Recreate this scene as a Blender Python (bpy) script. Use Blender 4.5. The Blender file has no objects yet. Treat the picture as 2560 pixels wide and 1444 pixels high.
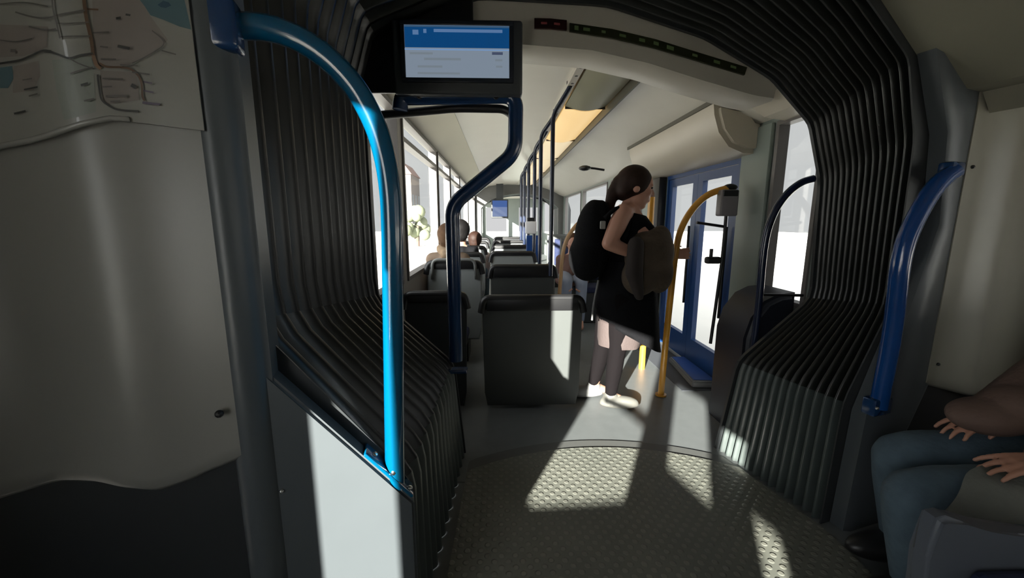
import bpy, bmesh, math, random
from mathutils import Vector, Matrix
random.seed(4)
SC = bpy.context.scene
COL = SC.collection
R = math.radians
# ------------------------------------------------------------------ camera
CAM_LOC = Vector((0.0, 0.0, 1.30))
PITCH, YAW, FPX = R(9.76), R(1.72), 1000.0
cam_d = bpy.data.cameras.new('camera')
cam_d.sensor_width = 36.0
cam_d.lens = 36.0 * FPX / 2560.0
cam_d.clip_start = 0.05
cam = bpy.data.objects.new('camera', cam_d)
COL.objects.link(cam)
cam.location = CAM_LOC
cam.rotation_euler = (R(90) - PITCH, 0, -YAW)
SC.camera = cam
FWD = Vector((math.sin(YAW) * math.cos(PITCH), math.cos(YAW) * math.cos(PITCH), -math.sin(PITCH)))
RGT = Vector((math.cos(YAW), -math.sin(YAW), 0))
UPV = RGT.cross(FWD)
# ------------------------------------------------------------------ light
SC.view_settings.view_transform = 'Standard'
SC.view_settings.look = 'None'
SC.view_settings.gamma = 1.0
SC.view_settings.exposure = 0.0
SUN_EL = R(14.5)
SUN_D = Vector((0.44 * math.cos(SUN_EL), 0.898 * math.cos(SUN_EL), -math.sin(SUN_EL))).normalized()   # direction the light travels
sun_l = bpy.data.lights.new('sun', 'SUN')
sun_l.energy = 44.0
sun_l.angle = R(0.6)
sun_l.color = (1.0, 0.95, 0.86)
sun = bpy.data.objects.new('sun', sun_l)
COL.objects.link(sun)
sun.location = (-6, -12, 6)
sun.rotation_euler = SUN_D.to_track_quat('-Z', 'Y').to_euler()
W = bpy.data.worlds.new('sky')
SC.world = W
W.use_nodes = True
nt = W.node_tree
nt.nodes.clear()
w_out = nt.nodes.new('ShaderNodeOutputWorld')
w_bg = nt.nodes.new('ShaderNodeBackground')
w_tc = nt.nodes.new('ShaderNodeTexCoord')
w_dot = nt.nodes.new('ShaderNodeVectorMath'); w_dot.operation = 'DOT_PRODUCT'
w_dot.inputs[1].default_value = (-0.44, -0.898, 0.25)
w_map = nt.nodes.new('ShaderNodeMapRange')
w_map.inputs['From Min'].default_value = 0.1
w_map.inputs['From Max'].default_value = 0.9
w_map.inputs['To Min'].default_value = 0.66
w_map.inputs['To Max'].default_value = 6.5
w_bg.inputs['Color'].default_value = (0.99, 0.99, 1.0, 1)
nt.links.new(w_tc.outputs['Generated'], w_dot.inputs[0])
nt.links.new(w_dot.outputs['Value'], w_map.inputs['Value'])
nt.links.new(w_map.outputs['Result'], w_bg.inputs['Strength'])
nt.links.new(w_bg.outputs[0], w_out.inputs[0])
try:
    SC.cycles.max_bounces = 10
    SC.cycles.diffuse_bounces = 6
    SC.cycles.use_denoising = True
except Exception:
    pass

# ------------------------------------------------------------------ measuring helpers (photograph pixels -> points on known planes)
def ray(px, py):
    return FWD + RGT * ((px - 1280.0) / FPX) + UPV * (-(py - 722.0) / FPX)
def on_plane(px, py, p, n):
    d = ray(px, py); p = Vector(p); n = Vector(n)
    return CAM_LOC + d * ((p - CAM_LOC).dot(n) / d.dot(n))
def on_y(px, py, y): return on_plane(px, py, (0, y, 0), (0, 1, 0))
def on_x(px, py, x): return on_plane(px, py, (x, 0, 0), (1, 0, 0))
def on_z(px, py, z): return on_plane(px, py, (0, 0, z), (0, 0, 1))
# the near coach is bent against the far one: its end (portal) plane and axes
P0 = Vector((-0.24, 1.0, 0.0))
PA = R(15.3)
PU = Vector((math.cos(PA), math.sin(PA), 0))
PN = Vector((math.sin(PA), -math.cos(PA), 0))        # towards the camera
UP = Vector((0, 0, 1))
def por(s, z, o=0.0): return P0 + PU * s + PN * o + UP * z
def on_p(px, py, o=0.0): return on_plane(px, py, P0 + PN * o, PN)
def s_of(v): return (v - P0).dot(PU)

# ------------------------------------------------------------------ materials
MATS = {}
def mat(name, col, rough=0.5, metal=0.0, spec=0.5, vary=0.0, scale=6.0, bump=0.0, bscale=60.0, emit=None, estr=0.0, coat=0.0):
    if name in MATS: return MATS[name]
    m = bpy.data.materials.new(name); m.use_nodes = True
    t = m.node_tree; b = t.nodes['Principled BSDF']
    b.inputs['Base Color'].default_value = (*col, 1)
    b.inputs['Roughness'].default_value = rough
    b.inputs['Metallic'].default_value = metal
    b.inputs['Specular IOR Level'].default_value = spec
    b.inputs['Coat Weight'].default_value = coat
    if vary > 0 or bump > 0:
        tc = t.nodes.new('ShaderNodeTexCoord')
    if vary > 0:
        n = t.nodes.new('ShaderNodeTexNoise'); n.inputs['Scale'].default_value = scale; n.inputs['Detail'].default_value = 4
        mx = t.nodes.new('ShaderNodeMix'); mx.data_type = 'RGBA'
        mx.inputs[6].default_value = (*[c * (1 - vary) for c in col], 1)
        mx.inputs[7].default_value = (*[min(1, c * (1 + vary)) for c in col], 1)
        t.links.new(tc.outputs['Object'], n.inputs['Vector'])
        t.links.new(n.outputs['Fac'], mx.inputs[0]); t.links.new(mx.outputs[2], b.inputs['Base Color'])
    if bump > 0:
        n2 = t.nodes.new('ShaderNodeTexNoise'); n2.inputs['Scale'].default_value = bscale
        bp = t.nodes.new('ShaderNodeBump'); bp.inputs['Strength'].default_value = bump; bp.inputs['Distance'].default_value = 0.01
        t.links.new(tc.outputs['Object'], n2.inputs['Vector'])
        t.links.new(n2.outputs['Fac'], bp.inputs['Height']); t.links.new(bp.outputs['Normal'], b.inputs['Normal'])
    if emit:
        b.inputs['Emission Color'].default_value = (*emit, 1); b.inputs['Emission Strength'].default_value = estr
    MATS[name] = m
    return m
def stud_floor(name, col, dark, scale):
    m = bpy.data.materials.new(name); m.use_nodes = True
    t = m.node_tree; b = t.nodes['Principled BSDF']
    b.inputs['Roughness'].default_value = 0.5
    tc = t.nodes.new('ShaderNodeTexCoord'); mp = t.nodes.new('ShaderNodeMapping')
    mp.inputs['Scale'].default_value = (scale, scale, scale); mp.inputs['Rotation'].default_value = (0, 0, R(45))
    v = t.nodes.new('ShaderNodeTexVoronoi'); v.inputs['Randomness'].default_value = 0.0; v.inputs['Scale'].default_value = 1.0
    v.voronoi_dimensions = '2D'
    rp = t.nodes.new('ShaderNodeMapRange'); rp.inputs['From Min'].default_value = 0.22; rp.inputs['From Max'].default_value = 0.34
    rp.inputs['To Min'].default_value = 1.0; rp.inputs['To Max'].default_value = 0.0
    n = t.nodes.new('ShaderNodeTexNoise'); n.inputs['Scale'].default_value = 3.0; n.inputs['Detail'].default_value = 5
    mx = t.nodes.new('ShaderNodeMix'); mx.data_type = 'RGBA'
    mx.inputs[6].default_value = (*dark, 1); mx.inputs[7].default_value = (*col, 1)
    ad = t.nodes.new('ShaderNodeMath'); ad.operation = 'MULTIPLY_ADD'; ad.inputs[1].default_value = 0.45
    bp = t.nodes.new('ShaderNodeBump'); bp.inputs['Strength'].default_value = 0.6; bp.inputs['Distance'].default_value = 0.004
    t.links.new(tc.outputs['Object'], mp.inputs['Vector']); t.links.new(mp.outputs[0], v.inputs['Vector'])
    t.links.new(v.outputs['Distance'], rp.inputs['Value']); t.links.new(tc.outputs['Object'], n.inputs['Vector'])
    t.links.new(rp.outputs[0], ad.inputs[0]); t.links.new(n.outputs['Fac'], ad.inputs[2])
    t.links.new(ad.outputs[0], mx.inputs[0]); t.links.new(mx.outputs[2], b.inputs['Base Color'])
    t.links.new(rp.outputs[0], bp.inputs['Height']); t.links.new(bp.outputs[0], b.inputs['Normal'])
    MATS[name] = m
    return m
def glass_mat():
    m = bpy.data.materials.new('window_glass'); m.use_nodes = True
    t = m.node_tree; t.nodes.clear()
    o = t.nodes.new('ShaderNodeOutputMaterial'); a = t.nodes.new('ShaderNodeBsdfTransparent'); g = t.nodes.new('ShaderNodeBsdfGlossy')
    g.inputs['Roughness'].default_value = 0.02; a.inputs['Color'].default_value = (0.97, 0.985, 0.98, 1)
    mx = t.nodes.new('ShaderNodeMixShader'); mx.inputs[0].default_value = 0.05
    t.links.new(a.outputs[0], mx.inputs[1]); t.links.new(g.outputs[0], mx.inputs[2]); t.links.new(mx.outputs[0], o.inputs[0])
    return m
GLASS = glass_mat()
RUBBER = mat('black_rubber', (0.009, 0.010, 0.009), 0.33, spec=0.6, vary=0.2, scale=9)
RUBBER2 = mat('grey_rubber', (0.050, 0.062, 0.060), 0.40, spec=0.6, vary=0.2, scale=9)  # paler than RUBBER: reflected light on the lower folds put into the colour
FRAME = mat('slate_paint', (0.066, 0.075, 0.082), 0.38, vary=0.08, scale=5)
PANEL = mat('warm_grey_plastic', (0.195, 0.190, 0.176), 0.33, spec=0.5, vary=0.04, scale=3)
CHAR = mat('charcoal_plastic', (0.024, 0.027, 0.029), 0.45, vary=0.15, scale=5)
BLACK = mat('black_plastic', (0.010, 0.010, 0.011), 0.4)
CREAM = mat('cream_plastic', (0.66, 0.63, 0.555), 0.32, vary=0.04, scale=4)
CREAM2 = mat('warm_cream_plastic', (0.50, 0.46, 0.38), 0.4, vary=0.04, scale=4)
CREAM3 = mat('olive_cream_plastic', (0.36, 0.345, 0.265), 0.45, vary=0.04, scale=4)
BLUE = mat('bright_blue_enamel', (0.0, 0.064, 0.140), 0.18, spec=0.6, coat=0.6)
NAVY = mat('navy_enamel', (0.008, 0.035, 0.105), 0.22, spec=0.6, coat=0.3)
NAVY2 = mat('dark_navy_enamel', (0.006, 0.012, 0.035), 0.25, spec=0.6, coat=0.3)
DOORBLUE = mat('door_blue_enamel', (0.006, 0.035, 0.13), 0.35)
BRIGHTBLUE = mat('step_blue_lino', (0.010, 0.055, 0.25), 0.5)
YELLOW = mat('yellow_enamel', (0.62, 0.30, 0.035), 0.3, coat=0.3)
STEEL = mat('bright_steel', (0.7, 0.7, 0.7), 0.25, metal=1.0)
FLOOR = mat('blue_grey_lino', (0.125, 0.135, 0.138), 0.42, spec=0.4, vary=0.12, scale=14)
DISC = stud_floor('studded_floor_plate', (0.175, 0.176, 0.150), (0.088, 0.096, 0.084), 26.0)
SEATG = mat('seat_grey_shell', (0.062, 0.067, 0.066), 0.4, vary=0.06)
SEATP = mat('seat_pale_shell', (0.22, 0.235, 0.235), 0.4, vary=0.06)
FABRIC = mat('navy_moquette', (0.008, 0.014, 0.05), 0.85, vary=0.35, scale=40, bump=0.3)
PILLAR = mat('green_grey_paint', (0.21, 0.245, 0.225), 0.4, vary=0.05)
SKIN = mat('skin', (0.42, 0.215, 0.15), 0.5, vary=0.06, scale=8)
HAIR = mat('dark_brown_hair', (0.020, 0.009, 0.006), 0.6, spec=.18, vary=0.4, scale=50)
BLKCLOTH = mat('black_cloth', (0.0045, 0.0045, 0.0055), 0.9, spec=.12, vary=0.3, scale=20, bump=0.3)
BROWN = mat('brown_cloth', (0.050, 0.034, 0.020), 0.85, vary=0.3, scale=14, bump=0.4)
PINK = mat('dusky_pink_cloth', (0.055, 0.040, 0.038), 0.8, bump=0.2)
WHITESHOE = mat('white_shoe', (0.10, 0.098, 0.088), 0.5)
GREYSHOE = mat('grey_shoe', (0.20, 0.20, 0.20), 0.5)
DENIM = mat('blue_denim', (0.075, 0.115, 0.15), 0.85, vary=0.25, scale=25, bump=0.3)
TAN = mat('dusky_pink_jacket', (0.135, 0.085, 0.068), 0.8, vary=0.2, scale=8, bump=0.3)
GREYCOAT = mat('grey_coat_cloth', (0.135, 0.14, 0.125), 0.85, vary=0.2, scale=9, bump=0.3)

# ------------------------------------------------------------------ mesh helpers
def link(name, bm, m, parent=None, smooth=False, angle=None):
    bmesh.ops.recalc_face_normals(bm, faces=bm.faces)
    me = bpy.data.meshes.new(name)
    bm.to_mesh(me); bm.free()
    me.materials.append(m)
    if smooth:
        for p in me.polygons: p.use_smooth = True
        if angle is not None:
            try: me.set_sharp_from_angle(angle=R(angle))
            except Exception: pass
    o = bpy.data.objects.new(name, me); COL.objects.link(o)
    if parent is not None: o.parent = parent; o.matrix_parent_inverse = parent.matrix_world.inverted() if False else Matrix.Translation(-parent.location)
    return o
def thing(name, label, cat, loc=(0, 0, 0), group=None):
    o = bpy.data.objects.new(name, None); COL.objects.link(o)
    o.location = loc; o.empty_display_size = 0.1
    return tag(o, label, cat, group)
def tag(o, label, cat, group=None):
    o['label'] = label; o['category'] = cat
    if group: o['group'] = group
    return o
def struct(o, label=None, cat=None):
    o['kind'] = 'structure'
    if label: o['label'] = label
    if cat: o['category'] = cat
    return o
def V(*a): return Vector(a)
def box(bm, c, size, axes=None, bev=0.0, seg=2):
    """box centred at c with size (x,y,z) along axes"""
    ax = axes or (V(1, 0, 0), V(0, 1, 0), V(0, 0, 1))
    b = bmesh.new(); bmesh.ops.create_cube(b, size=1.0)
    for v in b.verts: v.co = Vector((v.co.x * size[0], v.co.y * size[1], v.co.z * size[2]))
    if bev > 0: bmesh.ops.bevel(b, geom=b.edges[:], offset=min(bev, min(size) * 0.45), segments=seg, affect='EDGES', profile=0.5)
    c = Vector(c)
    merge(bm, b, lambda p: c + ax[0] * p.x + ax[1] * p.y + ax[2] * p.z)
def merge(bm, b, f=lambda p: p):
    mp = {v: bm.verts.new(f(v.co.copy())) for v in b.verts}
    for fc in b.faces:
        try: bm.faces.new([mp[v] for v in fc.verts])
        except ValueError: pass
    b.free()
def bb(bm, x0, x1, y0, y1, z0, z1, bev=0.0, seg=2):
    box(bm, ((x0 + x1) / 2, (y0 + y1) / 2, (z0 + z1) / 2), (abs(x1 - x0), abs(y1 - y0), abs(z1 - z0)), None, bev, seg)
PAX = (PU, PN, UP)
def pbox(bm, s0, s1, o0, o1, z0, z1, bev=0.0, seg=2):
    box(bm, por((s0 + s1) / 2, (z0 + z1) / 2, (o0 + o1) / 2), (abs(s1 - s0), abs(o1 - o0), abs(z1 - z0)), PAX, bev, seg)
def spline(pts, n=8):
    pts = [Vector(p) for p in pts]
    out = []
    for i in range(len(pts) - 1):
        a = pts[max(0, i - 1)]; b = pts[i]; c = pts[i + 1]; d = pts[min(len(pts) - 1, i + 2)]
        for k in range(n):
            t = k / n
            out.append(0.5 * ((2 * b) + (c - a) * t + (2 * a - 5 * b + 4 * c - d) * t * t + (3 * b - a - 3 * c + d) * t ** 3))
    out.append(pts[-1])
    return out
def fillet(pts, r=0.06, n=6):
    """polyline with rounded corners"""
    pts = [Vector(p) for p in pts]
    out = [pts[0]]
    for i in range(1, len(pts) - 1):
        a, b, c = pts[i - 1], pts[i], pts[i + 1]
        da = (a - b); dc = (c - b)
        k = min(r, da.length * 0.45, dc.length * 0.45)
        p = b + da.normalized() * k; q = b + dc.normalized() * k
        for j in range(n + 1):
            t = j / n
            out.append(p * (1 - t) ** 2 + b * 2 * t * (1 - t) + q * t * t)
    out.append(pts[-1])
    return out
def tube(bm, pts, r, seg=14, cap=True):
    pts = [Vector(p) for p in pts]
    rs = r if isinstance(r, (list, tuple)) else [r] * len(pts)
    t0 = (pts[1] - pts[0]).normalized()
    nrm = t0.orthogonal().normalized()
    rings = []
    for i, p in enumerate(pts):
        if i == 0: t = t0
        elif i == len(pts) - 1: t = (pts[i] - pts[i - 1]).normalized()
        else: t = ((pts[i + 1] - pts[i]).normalized() + (pts[i] - pts[i - 1]).normalized()).normalized()
        nrm = (nrm - t * nrm.dot(t)).normalized()
        bn = t.cross(nrm)
        rings.append([bm.verts.new(p + (nrm * math.cos(2 * math.pi * k / seg) + bn * math.sin(2 * math.pi * k / seg)) * rs[i]) for k in range(seg)])
    for a, b in zip(rings, rings[1:]):
        for k in range(seg): bm.faces.new((a[k], a[(k + 1) % seg], b[(k + 1) % seg], b[k]))
    if cap:
        bm.faces.new(rings[0][::-1]); bm.faces.new(rings[-1])
def prism(bm, poly, d):
    """polygon (list of points) swept by vector d"""
    d = Vector(d); n = len(poly)
    a = [bm.verts.new(Vector(p)) for p in poly]; b = [bm.verts.new(Vector(p) + d) for p in poly]
    bm.faces.new(a[::-1]); bm.faces.new(b)
    for i in range(n): bm.faces.new((a[i], a[(i + 1) % n], b[(i + 1) % n], b[i]))
def grid(bm, rows, thick=None):
    """rows of points -> surface; thick: vector offset for a second skin (closed)"""
    g = [[bm.verts.new(Vector(p)) for p in r] for r in rows]
    for i in range(len(g) - 1):
        for j in range(len(g[0]) - 1):
            bm.faces.new((g[i][j], g[i][j + 1], g[i + 1][j + 1], g[i + 1][j]))
    if thick is not None:
        t = Vector(thick)
        h = [[bm.verts.new(v.co + t) for v in r] for r in g]
        for i in range(len(g) - 1):
            for j in range(len(g[0]) - 1):
                bm.faces.new((h[i][j], h[i + 1][j], h[i + 1][j + 1], h[i][j + 1]))
        nI, nJ = len(g), len(g[0])
        for i in range(nI - 1):
            for j in (0, nJ - 1): bm.faces.new((g[i][j], g[i + 1][j], h[i + 1][j], h[i][j]))
        for j in range(nJ - 1):
            for i in (0, nI - 1): bm.faces.new((g[i][j], g[i][j + 1], h[i][j + 1], h[i][j]))
def one(f, *a, **k):
    bm = bmesh.new(); f(bm, *a, **k); return bm
def ball(bm, c, r, sub=2, axes=None):
    b = bmesh.new(); bmesh.ops.create_icosphere(b, subdivisions=sub, radius=1.0)
    r = r if isinstance(r, (list, tuple)) else (r, r, r); c = Vector(c)
    ax = axes or (V(1, 0, 0), V(0, 1, 0), V(0, 0, 1))
    merge(bm, b, lambda p: c + ax[0] * p.x * r[0] + ax[1] * p.y * r[1] + ax[2] * p.z * r[2])
def cap2(bm, a, ra, b, rb):
    """tapered capsule: hull of two balls"""
    t = bmesh.new()
    for c, r in ((Vector(a), ra), (Vector(b), rb)):
        q = bmesh.new(); bmesh.ops.create_icosphere(q, subdivisions=2, radius=r)
        for v in q.verts: t.verts.new(v.co + c)
        q.free()
    h = bmesh.ops.convex_hull(t, input=t.verts[:])
    bmesh.ops.delete(t, geom=list({g for g in h['geom_interior'] + h['geom_unused'] if isinstance(g, bmesh.types.BMVert)}), context='VERTS')
    merge(bm, t)
def chain(bm, pts, rs):
    for i in range(len(pts) - 1): cap2(bm, pts[i], rs[i], pts[i + 1], rs[i + 1])
def fuse(name, bm, m, parent=None, voxel=0.01, smooth=4):
    """one continuous skin around overlapping volumes"""
    me = bpy.data.meshes.new(name + '_source'); bmesh.ops.recalc_face_normals(bm, faces=bm.faces); bm.to_mesh(me); bm.free()
    o = bpy.data.objects.new(name + '_source', me); COL.objects.link(o)
    md = o.modifiers.new('r', 'REMESH'); md.mode = 'VOXEL'; md.voxel_size = voxel
    if smooth:
        s = o.modifiers.new('s', 'SMOOTH'); s.iterations = smooth; s.factor = 0.5
    dg = bpy.context.evaluated_depsgraph_get(); dg.update()
    me2 = bpy.data.meshes.new_from_object(o.evaluated_get(dg))
    bpy.data.objects.remove(o); bpy.data.meshes.remove(me)
    me2.name = name; me2.materials.clear(); me2.materials.append(m)
    for p in me2.polygons: p.use_smooth = True
    q = bpy.data.objects.new(name, me2); COL.objects.link(q)
    if parent is not None: q.parent = parent; q.matrix_parent_inverse = Matrix.Translation(-parent.location)
    return q
def copy_tree(o, parent=None, shift=None):
    c = o.copy(); COL.objects.link(c)
    if parent is not None: c.parent = parent
    for ch in list(o.children): copy_tree(ch, c)
    return c

# ================================================================== SETTING
FAR_Y = 2.08                 # plane of the far coach's gangway ring
FAR_END = 11.0
XL, XR = -0.68, 1.72         # inner faces of the far coach's walls
S_L, S_R, BACK = -1.05, 2.8, 4.6   # near coach: side walls (along PU) and depth behind the portal (along PN)

# floors
bm = bmesh.new()
prism(bm, [V(XL - .05, FAR_Y - .25, -.06), V(XR + .05, FAR_Y - .25, -.06), V(XR + .05, 16, -.06), V(XL - .05, 16, -.06)], (0, 0, .06))
prism(bm, [por(S_L, -.06, BACK), por(S_R, -.06, BACK), por(S_R, -.06, -.3), por(S_L, -.06, -.3)], (0, 0, .06))
prism(bm, [V(-.6, 0.8, -.062), V(2.0, 0.9, -.062), V(2.0, 2.2, -.062), V(-.6, 2.2, -.062)], (0, 0, .06))
struct(link('floor', bm, FLOOR))
# turntable disc of the gangway with its raised ring
C0 = V(.53, .74, 0); RD = 1.36
def disc_poly(r, z, n=144):
    out = []
    for k in range(n):
        p = C0 + V(r * math.cos(2 * math.pi * k / n), r * math.sin(2 * math.pi * k / n), z)
        lo = -.24 + .037 * (p.y - 1.0) + .03 + (RD - r) * .02
        hi = (1.40 - .254 * max(0, p.y - 1.45)) - .03 - (RD - r) * .02
        p.x = min(max(p.x, lo), hi); out.append(p)
    return out
tt = thing('turntable_plate', 'round studded metal turntable plate on the floor of the gangway, crossed by sunlight', 'floor plate', C0)
bm = bmesh.new(); prism(bm, disc_poly(RD, 0.001), (0, 0, .012)); link('disc', bm, DISC, tt)
bm = bmesh.new()
for r0, r1, z in ((RD + .004, RD + .085, .006),):
    a = [bm.verts.new(p) for p in disc_poly(r0, 0)]; b = [bm.verts.new(p) for p in disc_poly(r0, z)]
    c = [bm.verts.new(p) for p in disc_poly(r1, z)]; d = [bm.verts.new(p) for p in disc_poly(r1, 0)]
    n = len(a)
    for k in range(n):
        j = (k + 1) % n
        for u, w in ((a, b), (b, c), (c, d), (d, a)): bm.faces.new((u[k], u[j], w[j], w[k]))
link('rim', bm, mat('dark_rubber_rim', (0.085, 0.088, 0.085), 0.5), tt)

# ------------------------------------------------------------------ near coach shell (behind and beside the camera)
def wall_with_holes(bm, org, ax, L, z0, z1, holes, thick):
    """vertical slab along ax from org, holes = (k0,k1,za,zb); cut into rectangles"""
    ks = sorted({0, L, *[h[0] for h in holes], *[h[1] for h in holes]})
    zs = sorted({z0, z1, *[h[2] for h in holes], *[h[3] for h in holes]})
    for a, b in zip(ks, ks[1:]):
        for c, d in zip(zs, zs[1:]):
            mk, mz = (a + b) / 2, (c + d) / 2
            if any(h[0] < mk < h[1] and h[2] < mz < h[3] for h in holes): continue
            o = Vector(org)
            prism(bm, [o + ax * a + UP * c, o + ax * b + UP * c, o + ax * b + UP * d, o + ax * a + UP * d], thick)
NEAR_L = [(.91, 1.22, .62, 1.97), (1.22, 1.95, .62, 1.60), (2.10, 2.50, .93, 1.27), (2.50, 2.76, 1.07, 1.25), (2.66, 2.88, .72, 1.02)]  # unseen openings, stepped and sized to shape the sun patches
NEAR_R = [(.5, 1.9, .85, 1.75), (2.1, 3.3, .85, 1.75), (3.5, 4.4, .85, 1.75)]
bm = bmesh.new(); wall_with_holes(bm, por(S_L, 0), PN, BACK, -.06, 2.6, NEAR_L, -PU * .08)
prism(bm, [por(S_L, .60, .90), por(S_L, .60, 1.96), por(S_L, .83, 1.96), por(S_L, .635, 1.30), por(S_L, .62, .90)], -PU * .03)   # unseen sloping wedge, added to trim the sun patch on the floor
prism(bm, [por(S_L, .985, 1.44), por(S_L, .985, 1.96), por(S_L, 1.035, 1.96), por(S_L, 1.035, 1.44)], -PU * .012)                     # window bar
struct(link('wall_left_near', bm, CREAM))
bm = bmesh.new(); wall_with_holes(bm, por(S_R, 0), PN, BACK, -.06, 2.6, NEAR_R, PU * .08)
struct(link('wall_right_near', bm, CREAM))
bm = bmesh.new(); pbox(bm, S_L - .08, S_R + .08, BACK, BACK + .08, -.06, 2.6)
struct(link('wall_back_near', bm, CREAM))
# near ceiling: arch with a cove along the right side
prof = [(-1.13, 2.03), (-.8, 2.14), (-.4, 2.38), (.1, 2.50), (.75, 2.48), (1.2, 2.31), (1.4, 2.20), (1.62, 2.04), (1.83, 1.90), (2.02, 1.775), (2.17, 1.765), (2.175, 1.80), (2.88, 1.83)]
bm = bmesh.new()
rows = [[por(s, z, o) for s, z in prof] for o in (-.06, .6, 1.5, 3, BACK)]
grid(bm, rows, UP * .06)
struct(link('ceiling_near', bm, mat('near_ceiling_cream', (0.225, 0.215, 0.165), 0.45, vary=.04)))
bm = bmesh.new()
prism(bm, [por(2.02, 1.80, .02), por(2.10, 1.775, .02), por(2.17, 1.70, .02), por(2.19, 1.80, .02)], PN * 3.4)
struct(link('trim_near_cove', bm, mat('near_cove_cream', (0.29, 0.275, 0.22), 0.4)))

# ------------------------------------------------------------------ bellows gangway
NEAR_PR = [(-.24, 0), (-.24, .56), (-.58, 1.05), (-.58, 1.98), (-.50, 2.24), (-.1, 2.42), (.5, 2.40), (1.0, 2.20), (1.27, 2.03), (1.5, 1.88), (1.6, 1.6), (1.62, .95), (1.43, .56), (1.40, 0)]
FAR_PR = [(-.20, 0), (-.25, .53), (-.65, .90), (-.65, 1.92), (-.58, 2.14), (-.1, 2.33), (.52, 2.305), (1.0, 2.17), (1.35, 1.99), (1.57, 1.78), (1.66, 1.5), (1.69, .88), (1.32, .53), (1.24, 0)]
near_pts = [por((x + .24) / PU.x, z, -.07) for x, z in NEAR_PR]
far_pts = [V(x, FAR_Y, z) for x, z in FAR_PR]
M = 10
def fine(pts):
    out = []
    for a, b in zip(pts, pts[1:]): out += [a.lerp(b, k / M) for k in range(M)]
    out.append(pts[-1])
    for _ in range(1):
        q = out[:]
        for i in range(1, len(out) - 1): q[i] = (out[i - 1] + out[i] * 2 + out[i + 1]) / 4
        out = q
    return out
nf, ff = fine(near_pts), fine(far_pts)
NF, SUBF = 13, 8
def outward(pts, i):
    t = (pts[min(i + 1, len(pts) - 1)] - pts[max(i - 1, 0)])
    h = V(t.x, t.y, 0).length * (1 if t.x >= 0 else -1)
    n2 = (-t.z, h)       # outward for a profile walked left foot -> top -> right foot
    L = math.hypot(*n2) or 1
    return n2[0] / L, n2[1] / L
def bellow_strip(i0, i1):
    rows = []
    for j in range(NF * SUBF + 1):
        v = j / (NF * SUBF)
        dep = .055 * (1 - abs(math.sin(math.pi * NF * v)) ** 0.9)
        row = []
        for i in range(i0, i1 + 1):
            p = nf[i].lerp(ff[i], v)
            ax = PU.lerp(V(1, 0, 0), v).normalized()
            a, b = outward(nf, i); c, d = outward(ff, i)
            n = ax * (a + (c - a) * v) + UP * (b + (d - b) * v)
            row.append(p + n.normalized() * dep)
        rows.append(row)
    b = bmesh.new(); grid(b, rows); return b
bel = thing('gangway_bellows', 'black folded rubber bellows lining the gangway between the two coaches', 'bellows', (.5, 1.6, 0))
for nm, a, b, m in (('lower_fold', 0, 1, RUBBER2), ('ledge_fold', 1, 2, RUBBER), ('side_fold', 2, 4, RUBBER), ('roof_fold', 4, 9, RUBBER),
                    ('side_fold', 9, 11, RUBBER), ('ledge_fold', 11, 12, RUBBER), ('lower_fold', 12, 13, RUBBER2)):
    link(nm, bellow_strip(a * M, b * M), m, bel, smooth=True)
# end plates that close the space around the two rings
def end_plate(pts, centre, grow, thick):
    b = bmesh.new(); out = []
    for p in pts:
        d = p - centre; out.append(centre + d * (1 + grow / max(.2, d.length)))
    rows = [pts, out]
    grid(b, rows, thick); return b
bm = end_plate([p + PN * .012 for p in nf], por(.78, 1.0, -.058), 1.0, PN * .006)
struct(link('wall_front_near', bm, CHAR))
bm = end_plate([p + V(0, .004, 0) for p in ff], V(.52, FAR_Y + .004, 1.0), .9, V(0, .02, 0))
struct(link('wall_front_far', bm, CHAR))

# ------------------------------------------------------------------ far coach shell
FAR_L = [(2.16 - 2.1, 2.80 - 2.1, .86, 2.03), (2.93 - 2.1, 4.42 - 2.1, .86, 2.03), (4.54 - 2.1, 5.55 - 2.1, .86, 2.03), (5.66 - 2.1, 6.85 - 2.1, .86, 2.03), (6.97 - 2.1, 8.6 - 2.1, .86, 2.03), (8.75 - 2.1, 10.9 - 2.1, .86, 2.03)]
DOOR_Y0, DOOR_Y1 = 2.90, 4.16
FAR_R = [(.06, .45, .80, 1.90), (DOOR_Y0 - 2.1, DOOR_Y1 - 2.1, -.06, 1.76), (4.9 - 2.1, 6.3 - 2.1, .9, 1.9), (6.5 - 2.1, 8.4 - 2.1, .9, 1.9), (8.6 - 2.1, 10.6 - 2.1, .9, 1.9)]
YV = V(0, 1, 0)
bm = bmesh.new(); wall_with_holes(bm, V(XL, 2.1, 0), YV, FAR_END - 2.1, -.06, 2.5, FAR_L, V(-.07, 0, 0))
struct(link('wall_left', bm, mat('brownish_grey_trim', (0.22, 0.205, 0.19), 0.45)))
bm = bmesh.new(); wall_with_holes(bm, V(XR, 2.1, 0), YV, FAR_END - 2.1, -.06, 2.5, FAR_R, V(.07, 0, 0))
struct(link('wall_right', bm, PILLAR))
def window(name, x, side, y0, y1, z0, z1, transom=None):
    f = bmesh.new(); w = .028
    xa, xb = x - .012 * side, x + .055 * side
    bb(f, xa, xb, y0, y1, z0, z0 + w); bb(f, xa, xb, y0, y1, z1 - w, z1)
    bb(f, xa, xb, y0, y0 + w, z0 + w, z1 - w); bb(f, xa, xb, y1 - w, y1, z0 + w, z1 - w)
    if transom: bb(f, xa, xb, y0 + w, y1 - w, transom - .017, transom + .017)
    o = struct(link(name, f, mat('grey_window_frame', (0.13, 0.12, 0.115), 0.45)))
    g = bmesh.new(); bb(g, x + .03 * side, x + .034 * side, y0 + w, y1 - w, z0 + w, z1 - w)
    link('pane', g, GLASS, o)
n = 0
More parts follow.
